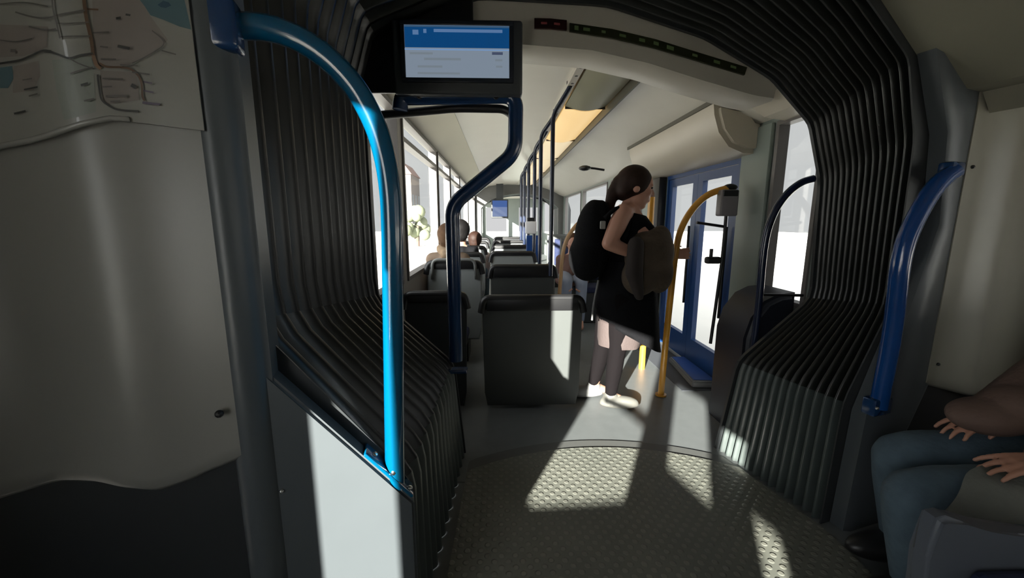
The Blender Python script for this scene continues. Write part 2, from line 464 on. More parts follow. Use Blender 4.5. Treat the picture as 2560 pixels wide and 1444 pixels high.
for k0, k1, z0, z1 in FAR_L:
    n += 1; window('window_%d' % n, XL, -1, 2.1 + k0, 2.1 + k1, z0, z1, 1.86 if n > 1 else None)
for i, (k0, k1, z0, z1) in enumerate(FAR_R):
    if i == 1: continue
    n += 1; window('window_%d' % n, XR, 1, 2.1 + k0, 2.1 + k1, z0, z1)
for nm, s, holes, sg in (('window_left_near', S_L, NEAR_L, -1), ('window_right_near', S_R, NEAR_R, 1)):
    for k0, k1, z0, z1 in holes:
        n += 1
        f = bmesh.new(); w = .012
        for a, b, c, d in ((k0, k1, z0, z0 + w), (k0, k1, z1 - w, z1), (k0, k0 + w, z0 + w, z1 - w), (k1 - w, k1, z0 + w, z1 - w)):
            pbox(f, s, s + .06 * sg, a, b, c, d)
        o = struct(link('window_%d' % n, f, BLACK))  # on the left these edge the unseen openings shaped for the sun patches
        g = bmesh.new(); pbox(g, s + .03 * sg, s + .034 * sg, k0 + w, k1 - w, z0 + w, z1 - w); link('pane', g, GLASS, o)
# far ceiling (main vault, light channel left open)
LX0, LX1 = .52, .87
def ceil_strip(name, pr, m, y0=2.20, y1=FAR_END):
    b = bmesh.new(); ny = 8
    grid(b, [[V(x, y0 + (y1 - y0) * k / ny, z) for x, z in pr] for k in range(ny + 1)], UP * .05)
    return struct(link(name, b, m, smooth=True, angle=40))
ceil_strip('ceiling', [(-.36, 2.15), (-.30, 2.19), (-.1, 2.22), (.2, 2.235), (LX0, 2.225)], CREAM)
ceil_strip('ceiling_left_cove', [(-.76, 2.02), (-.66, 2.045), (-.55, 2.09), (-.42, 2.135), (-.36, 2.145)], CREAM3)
ceil_strip('ceiling_right', [(LX1 + .015, 2.195), (.96, 2.20), (1.06, 2.185), (1.12, 2.17), (1.3, 2.115), (1.44, 2.06), (1.60, 1.97), (1.79, 1.90)], CREAM)
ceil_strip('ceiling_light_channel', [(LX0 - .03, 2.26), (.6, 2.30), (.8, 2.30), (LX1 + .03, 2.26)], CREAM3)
# end wall of the far coach with the next gangway
def arch_opening(bm, y, x0, x1, zt, zs, X0, X1, Z1, t):
    pts = [V(x0, y, 0), V(x0, y, zs)] + [V(x0 + (x1 - x0) * k / 10, y, zs + (zt - zs) * math.sin(math.pi * k / 10) ** .6) for k in range(1, 10)] + [V(x1, y, zs), V(x1, y, 0)]
    out = [V(X0, y, 0), V(X0, y, zs)] + [V(X0 + (X1 - X0) * k / 10, y, Z1) for k in range(1, 10)] + [V(X1, y, zs), V(X1, y, 0)]
    grid(bm, [pts, out], t)
bm = bmesh.new(); arch_opening(bm, FAR_END, -.5, 1.58, 2.0, 1.62, XL - .1, XR + .1, 2.6, V(0, .06, 0))
struct(link('wall_back', bm, mat('far_ring_grey', (0.10, 0.10, 0.095), 0.5)))
bm = bmesh.new(); arch_opening(bm, FAR_END + 1.1, -.55, 1.62, 2.0, 1.6, XL - .4, XR + .4, 2.6, V(0, .06, 0))
struct(link('trim_far_gangway', bm, CHAR))
bm = bmesh.new()
rows = []
for j in range(49):
    v = j / 48; k_ = .03 * (1 - abs(math.sin(math.pi * 8 * v)))
    rows.append([V(x, FAR_END + .075 + v * 1.01, z) + V(nx, 0, nz) * k_ for x, z, nx, nz in
                 ((-.52, 0, -1, 0), (-.52, .9, -1, 0), (-.52, 1.62, -1, 0), (-.2, 1.93, -.5, .8), (.53, 2.02, 0, 1), (1.26, 1.93, .5, .8), (1.6, 1.62, 1, 0), (1.6, .9, 1, 0), (1.6, 0, 1, 0))])
grid(bm, rows)
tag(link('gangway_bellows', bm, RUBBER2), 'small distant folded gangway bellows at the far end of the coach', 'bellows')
# third coach far away: simple shell with big windows
bm = bmesh.new()
wall_with_holes(bm, V(XL, FAR_END + 1.16, 0), YV, 4.3, -.06, 2.4, [(.3, 1.8, .8, 1.95), (2.0, 4.0, .8, 1.95)], V(-.07, 0, 0))
wall_with_holes(bm, V(XR, FAR_END + 1.16, 0), YV, 4.3, -.06, 2.4, [(.3, 1.8, .8, 1.95), (2.0, 4.0, .8, 1.95)], V(.07, 0, 0))
wall_with_holes(bm, V(XL, FAR_END + 5.4, 0), V(1, 0, 0), XR - XL, -.06, 2.4, [(.12, .95, .85, 1.8), (1.45, 2.2, .85, 1.8)], V(0, .07, 0))
struct(link('wall_third_coach', bm, PILLAR))
bm = bmesh.new(); bb(bm, XL - .1, XR + .1, FAR_END + 1.1, FAR_END + 5.5, 2.15, 2.22); struct(link('ceiling_third_coach', bm, CREAM))

# header beam between the bellows and the far ceiling: face, lower lip
HEAD_TOP = [ff[i] + V(0, .03, 0) for i in range(4 * M, 10 * M + 1)]
low = [(-.62, 1.80), (-.5, 1.97), (-.1, 2.12), (.1, 2.14), (.46, 2.117), (.75, 2.06), (1.02, 1.985), (1.3, 1.915), (1.42, 1.90)]
def lerp_low(x):
    for (a, za), (b, zb) in zip(low, low[1:]):
        if x <= b: return za + (zb - za) * (x - a) / (b - a)
    return low[-1][1]
def head_low(x, y): return V(x, y, lerp_low(max(-.62, min(1.42, x))))
xs = [-.24 + 1.64 * k / 40 for k in range(41)]
def top_z(x):
    best = min(HEAD_TOP, key=lambda p: abs(p.x - x)); return best.z
bm = bmesh.new()
rows = []
for x in xs:
    zt = top_z(x) + .07; zl = lerp_low(x)
    zl = min(zl, zt - .05)
    rows.append([V(x, FAR_Y + .03, zt), V(x, FAR_Y + .036, zt - .07), V(x, FAR_Y + .045, zt - .6 * (zt - zl)), V(x, FAR_Y + .055, zl + .01), V(x, FAR_Y + .075, zl), V(x, FAR_Y + .30, zl + .012)])
grid(bm, rows, V(0, .015, .01))
struct(link('trim_header', bm, mat('header_cream', (0.40, 0.375, 0.32), 0.4), smooth=True, angle=50))
def header_pt(px, py): return on_y(px, py, FAR_Y + .022)
def header_display(name, label, pix_top, pix_bot, m, mglow, spots):
    bm = bmesh.new()
    grid(bm, [[header_pt(*p) for p in pix_top], [header_pt(*p) for p in pix_bot]], V(0, .012, 0))
    o = link(name, bm, m); tag(o, label, 'display')
    if spots:
        for t, w, h in spots:
            b2 = bmesh.new()
            k = t * (len(pix_top) - 1); i = min(int(k), len(pix_top) - 2); f = k - i
            a = header_pt(*pix_top[i]).lerp(header_pt(*pix_top[i + 1]), f); c = header_pt(*pix_bot[i]).lerp(header_pt(*pix_bot[i + 1]), f)
            mid = a.lerp(c, .5) - V(0, .002, 0); dz = (a - c).length * h
            tx = (header_pt(*pix_top[i + 1]) - header_pt(*pix_top[i])).normalized()
            box(b2, mid, (w * 1.6, .002, dz * .7), (tx, V(0, 1, 0), UP))
            link('lit_block', b2, mglow, o)
    return o
DARKLED = mat('dark_display_glass', (0.018, 0.020, 0.010), 0.25)
header_display('led_display', 'long dark green destination display along the curved header beam', [(1424, 57), (1530, 72), (1640, 98), (1750, 132), (1868, 168)],
               [(1424, 78), (1530, 94), (1640, 120), (1750, 153), (1862, 187)], DARKLED, mat('dim_green_led', (0.022, 0.032, 0.012), 0.5, emit=(0.035, 0.055, 0.018), estr=0.25),
               [(.04, .012, .7), (.1, .02, .5), (.2, .012, .4), (.31, .02, .4), (.42, .018, .5), (.5, .016, .5), (.58, .022, .6), (.72, .016, .4), (.84, .02, .5), (.93, .018, .4)])
header_display('stop_display', 'short dark red stop indicator beside the long display on the header', [(1336, 45), (1376, 46), (1417, 50)], [(1336, 70), (1376, 71), (1417, 75)],
               mat('dark_red_display', (0.02, 0.006, 0.006), 0.25), mat('dim_red_led', (0.05, 0.01, 0.01), 0.5, emit=(0.10, 0.018, 0.018), estr=0.2), [(.3, .018, .3), (.7, .018, .3)])

# ================================================================== GANGWAY FRAMES, PANELS, MAP
def strip_poly(pix, o): return [on_p(px, py, o) for px, py in pix]
# left end frame: rounded post and sloped guard wall
lf = thing('gangway_portal', 'slate grey left gangway frame with sloped guard wall, its front brightly sunlit', 'frame', por(-.2, 0))
bm = bmesh.new()
s0, s1 = s_of(on_p(500, 460)), s_of(on_p(640, 700)) + .012
n_ = 14
rows = []
for z in (0.0, .8, 1.2, 1.75, 2.02):
    row = []
    for k in range(n_ + 1):
        t = k / n_
        s = s0 + (s1 - s0) * t
        o = .012 + .035 * (math.sin(math.pi * min(1, t * 1.15)) ** .6 if t * 1.15 < 1 else 0)
        row.append(por(s, z, o - .012))
    rows.append(row)
grid(bm, rows, -PN * .08)
link('post', bm, FRAME, lf, smooth=True, angle=45)
GW = [on_p(600, 872), on_p(1036, 1252)]
g0, g1 = GW
bm = bmesh.new()
poly = [V(g0.x, g0.y, 0), V(g0.x, g0.y, g0.z), V(g1.x, g1.y, g1.z), V(g1.x, g1.y, 0)]
prism(bm, [p + PN * .004 for p in poly], -PN * .062)
bmesh.ops.bevel(bm, geom=[e for e in bm.edges], offset=.008, segments=3, affect='EDGES')
link('guard_wall', bm, FRAME, lf, smooth=True, angle=40)
bm = bmesh.new(); ball(bm, on_p(704, 1227, .006), (.006, .006, .006)); link('screw', bm, STEEL, lf)
# right end frame
rf = thing('gangway_portal', 'slate grey right gangway frame beside the dark blue handrail, in shade', 'frame', por(1.75, 0))
bm = bmesh.new()
inn = [(2100, 1352), (2163, 1036), (2262, 800), (2345, 560), (2366, 330), (2335, 108)]
outr = [(2178, 1392), (2262, 1080), (2318, 960), (2378, 620), (2448, 228), (2392, 112)]
rows = []
for a, b in zip(inn, outr):
    A, B = on_p(*a, 0), on_p(*b, 0)
    rows.append([A - PN * .05, A + PN * .004, A.lerp(B, .12) + PN * .016, A.lerp(B, .88) + PN * .016, B + PN * .004, B - PN * .05])
for r in rows[:1]:
    for i in range(6): r[i].z = 0.0
grid(bm, rows)
link('post', bm, FRAME, rf, smooth=True, angle=35)

# bulkhead panels with soft waves
def wave_l(s): return .03 + .018 * math.exp(-((s + .98) / .09) ** 2) - .016 * math.exp(-((s + .74) / .08) ** 2) + .014 * math.exp(-((s + .57) / .07) ** 2) + .012 * math.exp(-((s + 1.22) / .08) ** 2)
S_PE = s_of(on_p(548, 640, .03))
bot_pix = [(-420, 1330), (-260, 1318), (-120, 1290), (0, 1255), (120, 1224), (220, 1217), (320, 1222), (400, 1224), (470, 1206), (530, 1180), (592, 1150)]
bp = [(s_of(on_p(px, py, .03)), on_p(px, py, .03).z) for px, py in bot_pix]
bp[-1] = (S_PE, bp[-1][1])
def bot_z(s):
    if s <= bp[0][0]: return bp[0][1]
    for (a, za), (b, zb) in zip(bp, bp[1:]):
        if s <= b:
            t = (s - a) / (b - a); t = t * t * (3 - 2 * t) * .35 + t * .65
            return za + (zb - za) * t
    return bp[-1][1]
pl = thing('bulkhead_lining', 'large wavy warm grey plastic wall panel under the route map', 'wall panel', por(-.9, .7))
bm = bmesh.new()
ns = 72
cols = [S_L + .005 + (S_PE - S_L - .005) * k / ns for k in range(ns + 1)]
rows = []
for t in [0, .01, .03, .2, .4, .6, .8, 1]:
    rows.append([por(s, bot_z(s) + (2.0 - bot_z(s)) * t, wave_l(s) - (.014 if t == 0 else 0)) for s in cols])
grid(bm, rows, -PN * .02)
link('panel', bm, PANEL, pl, smooth=True, angle=60)
bm = bmesh.new(); q = on_p(548, 1034, .045); ball(bm, q, .009); link('screw', bm, BLACK, pl)
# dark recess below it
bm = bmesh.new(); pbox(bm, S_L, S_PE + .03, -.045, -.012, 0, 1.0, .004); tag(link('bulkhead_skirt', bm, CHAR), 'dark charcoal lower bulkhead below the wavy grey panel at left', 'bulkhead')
# right panel
pr_ = thing('bulkhead_lining', 'plain cream wall panel at the right edge above the seated passenger', 'wall panel', por(2.2, .7))
botr = [(2316, 962), (2360, 974), (2420, 988), (2480, 994), (2560, 992), (2700, 985)]
br = [(s_of(on_p(px, py, .02)), on_p(px, py, .02).z) for px, py in botr]
sr0 = br[0][0]; sr1 = S_R - .003
bm = bmesh.new(); rows = []
def brz(s):
    for (a, za), (b, zb) in zip(br, br[1:]):
        if s <= b: return za + (zb - za) * max(0, (s - a) / (b - a))
    return br[-1][1]
def wave_r(s): return .02 + .016 * math.exp(-((s - sr0 - .27) / .07) ** 2) - .008 * math.exp(-((s - sr0 - .12) / .06) ** 2)
cols = [sr0 + (sr1 - sr0) * k / 40 for k in range(41)]
for t in [0, .01, .04, .3, .6, 1]:
    rows.append([por(s, brz(s) + (1.775 - brz(s)) * t, wave_r(s) - (.012 if t == 0 else 0)) for s in cols])
grid(bm, rows, -PN * .015)
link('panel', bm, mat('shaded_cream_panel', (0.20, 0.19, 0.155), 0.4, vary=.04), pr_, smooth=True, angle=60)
for px, py in ((2432, 417), (2346, 910)):
    bm = bmesh.new(); ball(bm, on_p(px, py, .022), .007); link('screw', bm, BLACK, pr_)
bm = bmesh.new(); pbox(bm, sr0 - .02, S_R + .3, -.04, -.005, -.05, 1.0, .004); tag(link('bulkhead_skirt', bm, BLACK), 'black lower bulkhead behind the seated passenger at right', 'bulkhead')

# route map: a printed sheet hung over the panel
mp = thing('route_map', 'printed transit route map sheet hanging over the wavy grey panel', 'map', por(-.9, 1.6))
mb_pix = [(-420, 440), (-200, 405), (0, 367), (70, 358), (140, 345), (220, 320), (290, 303), (360, 308), (440, 318), (516, 327)]
mz = [(s_of(on_p(px, py, .04)), on_p(px, py, .04).z) for px, py in mb_pix]
S_MR = s_of(on_p(500, 240, .04))
def map_z(s):
    for (a, za), (b, zb) in zip(mz, mz[1:]):
        if s <= b:
            t = (s - a) / (b - a); return za + (zb - za) * max(0, min(1, t))
    return mz[-1][1]
def map_off(s): return wave_l(s) + .010
bm = bmesh.new(); cols = [S_L + .012 + (S_MR - S_L - .012) * k / 60 for k in range(61)]
grid(bm, [[por(s, map_z(s) + (1.99 - map_z(s)) * t, map_off(s)) for s in cols] for t in [0, .02, .25, .5, .75, 1]], -PN * .003)
link('sheet', bm, mat('map_paper', (0.205, 0.200, 0.182), 0.3, coat=.3, vary=.03), mp, smooth=True, angle=60)
bm = bmesh.new(); cols2 = [S_L + .012 + (s_of(on_p(330, 305, .04)) - S_L - .012) * k / 40 for k in range(41)]
tube(bm, [por(s, map_z(s) + .004, map_off(s) + .002) for s in cols2], .005, 8); link('bottom_rail', bm, mat('clear_plastic_edge', (0.24, 0.235, 0.22), 0.25), mp, smooth=True)  # highlight along the sheet's lower edge, built as a paler tube
def mpt(px, py, lift=.0012):
    p = on_p(px, py, .045); s = s_of(p)
    q = on_p(px, py, map_off(s) + lift); s = s_of(q)
    return on_p(px, py, map_off(s) + lift)
def patch(name, pix, m, lift):
    """flat printed patch following the sheet: fan of the polygon, finely cut"""
    bm = bmesh.new()
    vs = [bm.verts.new(Vector((x, y, 0))) for x, y in pix]; bm.faces.new(vs)
    bmesh.ops.triangulate(bm, faces=bm.faces[:])
    for _ in range(4): bmesh.ops.subdivide_edges(bm, edges=[e for e in bm.edges if e.calc_length() > 26], cuts=1, use_grid_fill=True)
    bmesh.ops.triangulate(bm, faces=bm.faces[:])
    for v in bm.verts: v.co = mpt(v.co.x, v.co.y, lift)
    return link(name, bm, m, mp)
def mline(name, pix, w, m, lift=.0035):
    pts = spline([V(x, y, 0) for x, y in pix], 6) if len(pix) > 2 else [V(*pix[0], 0).lerp(V(*pix[1], 0), k / 6) for k in range(7)]
    bm = bmesh.new(); a = []
    for i, p in enumerate(pts):
        t = (pts[min(i + 1, len(pts) - 1)] - pts[max(0, i - 1)]).normalized(); nn = V(-t.y, t.x, 0) * w / 2
        a.append([mpt(p.x - nn.x, p.y - nn.y, lift), mpt(p.x + nn.x, p.y + nn.y, lift)])
    grid(bm, a)
    return link(name, bm, m, mp)
M_SEA = mat('map_sea_blue', (0.06, 0.108, 0.125), 0.35); M_LAND = mat('map_pink_land', (0.172, 0.150, 0.136), 0.35); M_PALE = mat('map_pale_green', (0.178, 0.19, 0.168), 0.35)
M_INK = mat('map_ink', (0.028, 0.028, 0.026), 0.4); M_INK2 = mat('map_soft_ink', (0.085, 0.08, 0.072), 0.4); M_BRN = mat('map_brown_line', (0.09, 0.05, 0.026), 0.4); M_ORG = mat('map_orange_line', (0.17, 0.10, 0.06), 0.4)
M_VIO = mat('map_violet_ink', (0.07, 0.055, 0.085), 0.4); M_SEA2 = mat('map_deep_sea', (0.02, 0.055, 0.085), 0.4)
patch('sea_area', [(318, -40), (452, -40), (478, 74), (448, 66), (410, 50), (376, 38), (362, 16)], M_SEA, .0006)
patch('land_area', [(230, -30), (318, -40), (362, 16), (376, 40), (420, 100), (392, 125), (350, 150), (300, 170), (235, 160)], M_LAND, .0006)
patch('land_area', [(-30, 60), (120, 66), (118, 118), (60, 140), (-30, 145)], M_LAND, .0006)
patch('land_area', [(34, 166), (96, 152), (100, 190), (84, 226), (32, 232)], M_LAND, .0006)
patch('land_area', [(250, 176), (340, 180), (350, 250), (260, 262)], M_LAND, .0006)
patch('park_area', [(130, 150), (232, 140), (240, 280), (160, 300), (140, 220)], M_PALE, .0006)
patch('lake_area', [(394, 12), (408, 2), (422, 6), (428, 14), (414, 20), (402, 18)], M_SEA2, .0010)
patch('lake_area', [(-30, 172), (30, 165), (34, 196), (20, 220), (-30, 220)], M_SEA, .0006)
mline('main_line', [(206, -30), (215, 40), (226, 90), (231, 120), (232, 138)], 9, M_BRN)
mline('main_line', [(233, 138), (240, 160), (252, 172)], 9, M_ORG)
mline('tram_line', [(248, 158), (268, 167), (300, 168), (325, 172), (345, 188), (354, 210), (356, 240), (362, 252)], 5, M_BRN)
mline('tram_line', [(-30, 164), (10, 157), (50, 150), (80, 138), (110, 126), (140, 134), (172, 145), (200, 138), (232, 133)], 5, M_INK)
mline('tram_line', [(38, 30), (80, 42), (116, 45), (150, 36), (196, 28), (212, 26)], 4, M_INK2)
mline('tram_line', [(72, 66), (112, 75), (140, 72)], 4, M_INK2)
mline('tram_line', [(130, -20), (132, 20), (142, 60), (150, 96)], 4, M_INK2)
mline('tram_line', [(244, 186), (248, 220), (254, 248), (270, 262), (296, 274), (346, 278)], 5, M_INK)
mline('tram_line', [(172, 145), (200, 160), (236, 172)], 3, M_INK2)
mline('tram_line', [(176, 184), (200, 176), (232, 168)], 4, M_INK2)
mline('tram_line', [(330, 158), (370, 138), (410, 108), (380, 76)], 3, M_INK2)
mline('tram_line', [(140, 58), (180, 58), (222, 55)], 3, M_INK2)
mline('tram_line', [(148, 92), (186, 90), (226, 90)], 3, M_INK2)
mline('tram_line', [(404, 126), (440, 136)], 3, M_INK2)
mline('tram_line', [(0, 10), (60, 6), (120, 16)], 3, M_INK2)
mline('tram_line', [(0, 100), (40, 104), (80, 96)], 3, M_INK2)
for a, b, w, m in (((212, 22), (246, 24), 4, M_BRN), ((232, 82), (272, 80), 4, M_INK2), ((250, 116), (270, 118), 4, M_INK2), ((294, 115), (324, 121), 7, M_INK), ((252, 147), (290, 148), 4, M_INK2),
                   ((256, 196), (308, 197), 4, M_INK2), ((256, 217), (280, 216), 4, M_INK2), ((264, 240), (318, 240), 5, M_INK2), ((276, 254), (300, 253), 4, M_INK2), ((330, 180), (374, 186), 4, M_INK2),
                   ((358, 204), (380, 208), 4, M_VIO), ((358, 226), (384, 231), 4, M_VIO), ((356, 256), (400, 261), 6, M_VIO), ((202, 213), (220, 208), 6, M_INK), ((210, 252), (236, 246), 4, M_INK2),
                   ((60, 224), (94, 217), 4, M_INK), ((72, 240), (94, 234), 4, M_INK2), ((35, 284), (64, 277), 5, M_INK), ((56, 200), (80, 196), 3, M_INK2), ((290, 46), (302, 44), 6, M_INK), ((314, 36), (326, 38), 5, M_INK),
                   ((26, 126), (38, 127), 8, M_INK2), ((328, 212), (340, 218), 9, M_INK), ((300, 162), (344, 164), 4, M_INK2), ((110, 127), (128, 129), 7, M_INK)):
    mline('stop_mark', [a, b], w, m, .0042)

# ------------------------------------------------------------------ near handrails
def rail(name, label, pts, r, m, grp=None, base=None, seg=18):
    o = thing(name, label, 'handrail', pts[-1], grp)
    bm = bmesh.new(); tube(bm, pts, r, seg); link('tube', bm, m, o, smooth=True, angle=60)
    return o
OFF = -.026
lp = [(572, 66), (640, 66), (705, 80), (770, 110), (838, 163), (896, 232), (940, 318), (964, 400), (976, 480), (980, 560), (982, 700), (984, 860), (986, 1040), (988, 1214)]
pts = spline([on_p(px, py, OFF) for px, py in lp], 6)
hl = rail('handrail', 'bright blue curved handrail standing on the sunlit left guard wall', pts, .0265, BLUE)
bm = bmesh.new()
box(bm, on_p(562, 66, .0), (.055, .06, .10), PAX, .012, 3); link('wall_bracket', bm, NAVY, hl, smooth=True, angle=40)
sl = (g1 - g0).normalized(); nrm = PN.cross(sl); nrm = nrm if nrm.z > 0 else -nrm
pc = on_p(986, 1204, OFF)
t_ = (pc - g0).dot(sl); foot = g0 + sl * t_ + PN * (OFF + .0) + nrm * .004
fa = g0 + sl * ((on_p(908, 1138) - g0).dot(sl)); fb = g0 + sl * ((on_p(1028, 1244) - g0).dot(sl))
mid = fa.lerp(fb, .5) + PN * OFF + nrm * .006
bm = bmesh.new(); box(bm, mid, ((fb - fa).length, .058, .010), (sl, PN, nrm), .004, 2); link('base_plate', bm, BLUE, hl, smooth=True, angle=40)
for t in (.16, .9):
    bm = bmesh.new(); ball(bm, fa.lerp(fb, t) + PN * (OFF + (.0 if t < .5 else .012)) + nrm * .012, (.009, .009, .007)); link('bolt', bm, STEEL, hl, smooth=True)
bm = bmesh.new(); ball(bm, foot - sl * .034 + nrm * .015 + PN * .018, (.010, .010, .012)); link('bolt', bm, STEEL, hl, smooth=True)
rp = [(2384, 428), (2352, 452), (2320, 492), (2288, 548), (2264, 605), (2250, 668), (2242, 740), (2232, 820), (2219, 900), (2206, 965), (2196, 1018)]
pts = spline([on_p(px, py, .03) for px, py in rp], 6)
hr = rail('handrail', 'dark blue curved handrail on the shaded right gangway frame', pts, .030, mat('deep_blue_enamel', (0.006, 0.05, 0.20), 0.2, coat=.4))
bm = bmesh.new(); box(bm, on_p(2378, 424, .02), (.075, .05, .055), PAX, .01, 2); link('wall_bracket', bm, NAVY, hr, smooth=True, angle=40)
bm = bmesh.new(); box(bm, on_p(2192, 1012, .022), (.10, .05, .07), PAX, .008, 2); link('base_plate', bm, NAVY, hr, smooth=True, angle=40)
bm = bmesh.new(); ball(bm, on_p(2193, 1020, .05), .007); link('bolt', bm, STEEL, hr)

# ------------------------------------------------------------------ far ring: screen, box, loop rail
bm = bmesh.new()
a, b = on_y(886, -30, 2.06), on_y(1186, 236, 2.06)
bb(bm, a.x, b.x, 2.045, 2.075, b.z, 2.32, .02, 3)
tag(link('equipment_cover', bm, BLACK, smooth=True, angle=40), 'black equipment cover panel on the gangway ring behind the information screen', 'cover')
SY = 1.96
scr = thing('information_screen', 'wide passenger information screen with blue and white display under the roof', 'screen', on_y(1140, 235, SY))
a, b = on_y(976, 44, SY), on_y(1306, 238, SY)
bm = bmesh.new(); bb(bm, a.x, b.x, SY, SY + .075, b.z, a.z, .014, 3); link('housing', bm, mat('dark_screen_housing', (0.040, 0.045, 0.050), 0.4), scr, smooth=True, angle=40)
c, d = on_y(1010, 62, SY - .004), on_y(1273, 196, SY - .004)
bm = bmesh.new()
for x0, x1, z0, z1 in ((c.x - .02, d.x + .02, c.z, c.z + .02), (c.x - .02, d.x + .02, d.z - .02, d.z), (c.x - .02, c.x, d.z, c.z), (d.x, d.x + .02, d.z, c.z)):
    bb(bm, x0, x1, SY - .010, SY + .004, z0, z1, .004)
link('bezel', bm, mat('dark_blue_bezel', (0.010, 0.014, 0.024), 0.35), scr)
def emis(name, col, s=1.0): return mat(name, (0, 0, 0), 0.25, spec=.2, emit=col, estr=s)
bm = bmesh.new(); bb(bm, c.x, d.x, SY - .006, SY, d.z, c.z); dsp = link('display', bm, emis('screen_pale', (0.19, 0.235, 0.295)), scr)
def dbox(name, px0, py0, px1, py1, m, lift):
    p, q = on_y(px0, py0, SY - lift), on_y(px1, py1, SY - lift)
    bm = bmesh.new(); bb(bm, p.x, q.x, SY - lift, SY - lift + .0015, q.z, p.z)
    o = link(name, bm, m); o.parent = dsp
dbox('header_band', 1010, 62, 1273, 121, emis('screen_blue', (0.004, 0.052, 0.17)), .008)
dbox('header_band', 1010, 62, 1273, 70, emis('screen_blue_top', (0.035, 0.085, 0.16)), .010)
dbox('divider_band', 1010, 121, 1273, 127, emis('screen_light_blue', (0.16, 0.28, 0.50)), .008)
TXT = emis('screen_text', (0.09, 0.17, 0.33)); GTX = emis('screen_grey_text', (0.165, 0.20, 0.235))
dbox('title_line', 1084, 72, 1256, 82, TXT, .010)
dbox('symbol', 1031, 74, 1046, 86, TXT, .010); dbox('symbol', 1058, 72, 1066, 82, TXT, .010)
dbox('list_line', 1024, 130, 1082, 136, GTX, .008); dbox('list_line', 1060, 144, 1152, 151, GTX, .008); dbox('list_line', 1044, 163, 1106, 169, GTX, .008); dbox('list_line', 1044, 180, 1150, 186, GTX, .008)
dbox('time_block', 1230, 130, 1257, 137, emis('screen_dark_block', (0.055, 0.07, 0.12)), .010)
dbox('list_line', 1238, 148, 1256, 153, GTX, .008); dbox('list_line', 1240, 164, 1256, 169, GTX, .008)
LY = 2.03
lpx = [(998, 300), (1000, 262), (1014, 246), (1140, 241), (1258, 240), (1282, 252), (1290, 280), (1288, 378), (1140, 502), (1130, 545), (1136, 700), (1143, 892)]
lpp = [on_y(px, py, LY) for px, py in lpx[1:]]
pts = fillet([on_y(1000, 275, LY), on_y(1003, 243, LY), on_y(1290, 238, LY), on_y(1288, 382, LY), on_y(1130, 512, LY), on_y(1140, 900, LY)], .065, 8)
lr = rail('handrail', 'navy blue bent handrail looping below the information screen down to the bellows ledge', pts, .036, NAVY)
bm = bmesh.new(); q = on_y(1140, 925, LY); box(bm, q + V(0, 0, -.0), (.12, .06, .02), None, .006); link('base_plate', bm, NAVY, lr)
pts = fillet([on_y(952, 288, LY + .05), on_y(1010, 283, LY + .05), on_y(1140, 270, LY + .05), on_y(1262, 272, LY + .05), on_y(1292, 300, LY + .05)], .06, 6)
rail('handrail', 'black horizontal grab bar just below the information screen', pts, .020, BLACK)
for bx in (1050, 1240):
    bm = bmesh.new(); tube(bm, [on_y(bx, 236, SY + .04), on_y(bx, 246, LY)], .02); link('bracket', bm, BLACK, scr)
RY = 2.16
pts = spline([on_y(px, py, RY) for px, py in [(2034, 446), (2004, 456), (1972, 480), (1944, 516), (1924, 560), (1913, 604), (1906, 660), (1899, 740), (1890, 820), (1880, 900)]], 6)
rail('handrail', 'thin black curved handrail before the window at the right ring', pts, .019, NAVY2)
pts = [on_y(1896, 736, RY + .01), on_y(2010, 738, RY + .01)]
rail('grab_bar', 'short thin black horizontal bar low before the right window', pts, .008, BLACK)

# ================================================================== FAR COACH FITTINGS
# cream corner above the first right window, bulkhead over the door, pillar
bm = bmesh.new()
prism(bm, [V(1.30, 2.40, 2.085), V(1.45, 2.40, 1.985), V(1.58, 2.40, 1.905), V(1.715, 2.40, 1.885), V(1.715, 2.40, 2.03)], (0, .36, 0))
bmesh.ops.translate(bm, verts=bm.verts, vec=(0, -.28, 0))
struct(link('trim_window_head', bm, CREAM2))
bm = bmesh.new(); prof_h = [(1.718, 1.735), (1.62, 1.74), (1.52, 1.78), (1.445, 1.87), (1.405, 1.98), (1.395, 2.055), (1.44, 2.045), (1.60, 1.955), (1.718, 1.92)]
prism(bm, [V(x, 2.70, z) for x, z in prof_h], (0, 1.78, 0))
bmesh.ops.bevel(bm, geom=[e for e in bm.edges if abs((e.verts[0].co - e.verts[1].co).y) < .01], offset=.03, segments=4, affect='EDGES')
dh = tag(link('door_mechanism_cover', bm, mat('door_cover_cream', (0.44, 0.40, 0.325), 0.4), smooth=True, angle=50), 'bulging cream cover box over the blue double door', 'cover box')
bm = bmesh.new(); prism(bm, [V(1.384, 2.69, 2.048), V(1.384, 2.69, 2.076), V(1.396, 2.69, 2.076), V(1.396, 2.69, 2.048)], (0, 1.80, 0)); link('seam', bm, mat('dark_seam', (0.07, 0.065, 0.045), 0.5), dh)
bm = bmesh.new(); bb(bm, XR - .03, XR - .001, 2.57, 2.87, 0, 1.90, .012, 2); struct(link('trim_door_pillar', bm, PILLAR, smooth=True, angle=40))
bm = bmesh.new(); bb(bm, XR - .085, XR - .001, 4.18, 4.40, 0, 1.735, .012, 2); struct(link('trim_rear_door_pillar', bm, BLACK, smooth=True, angle=40))
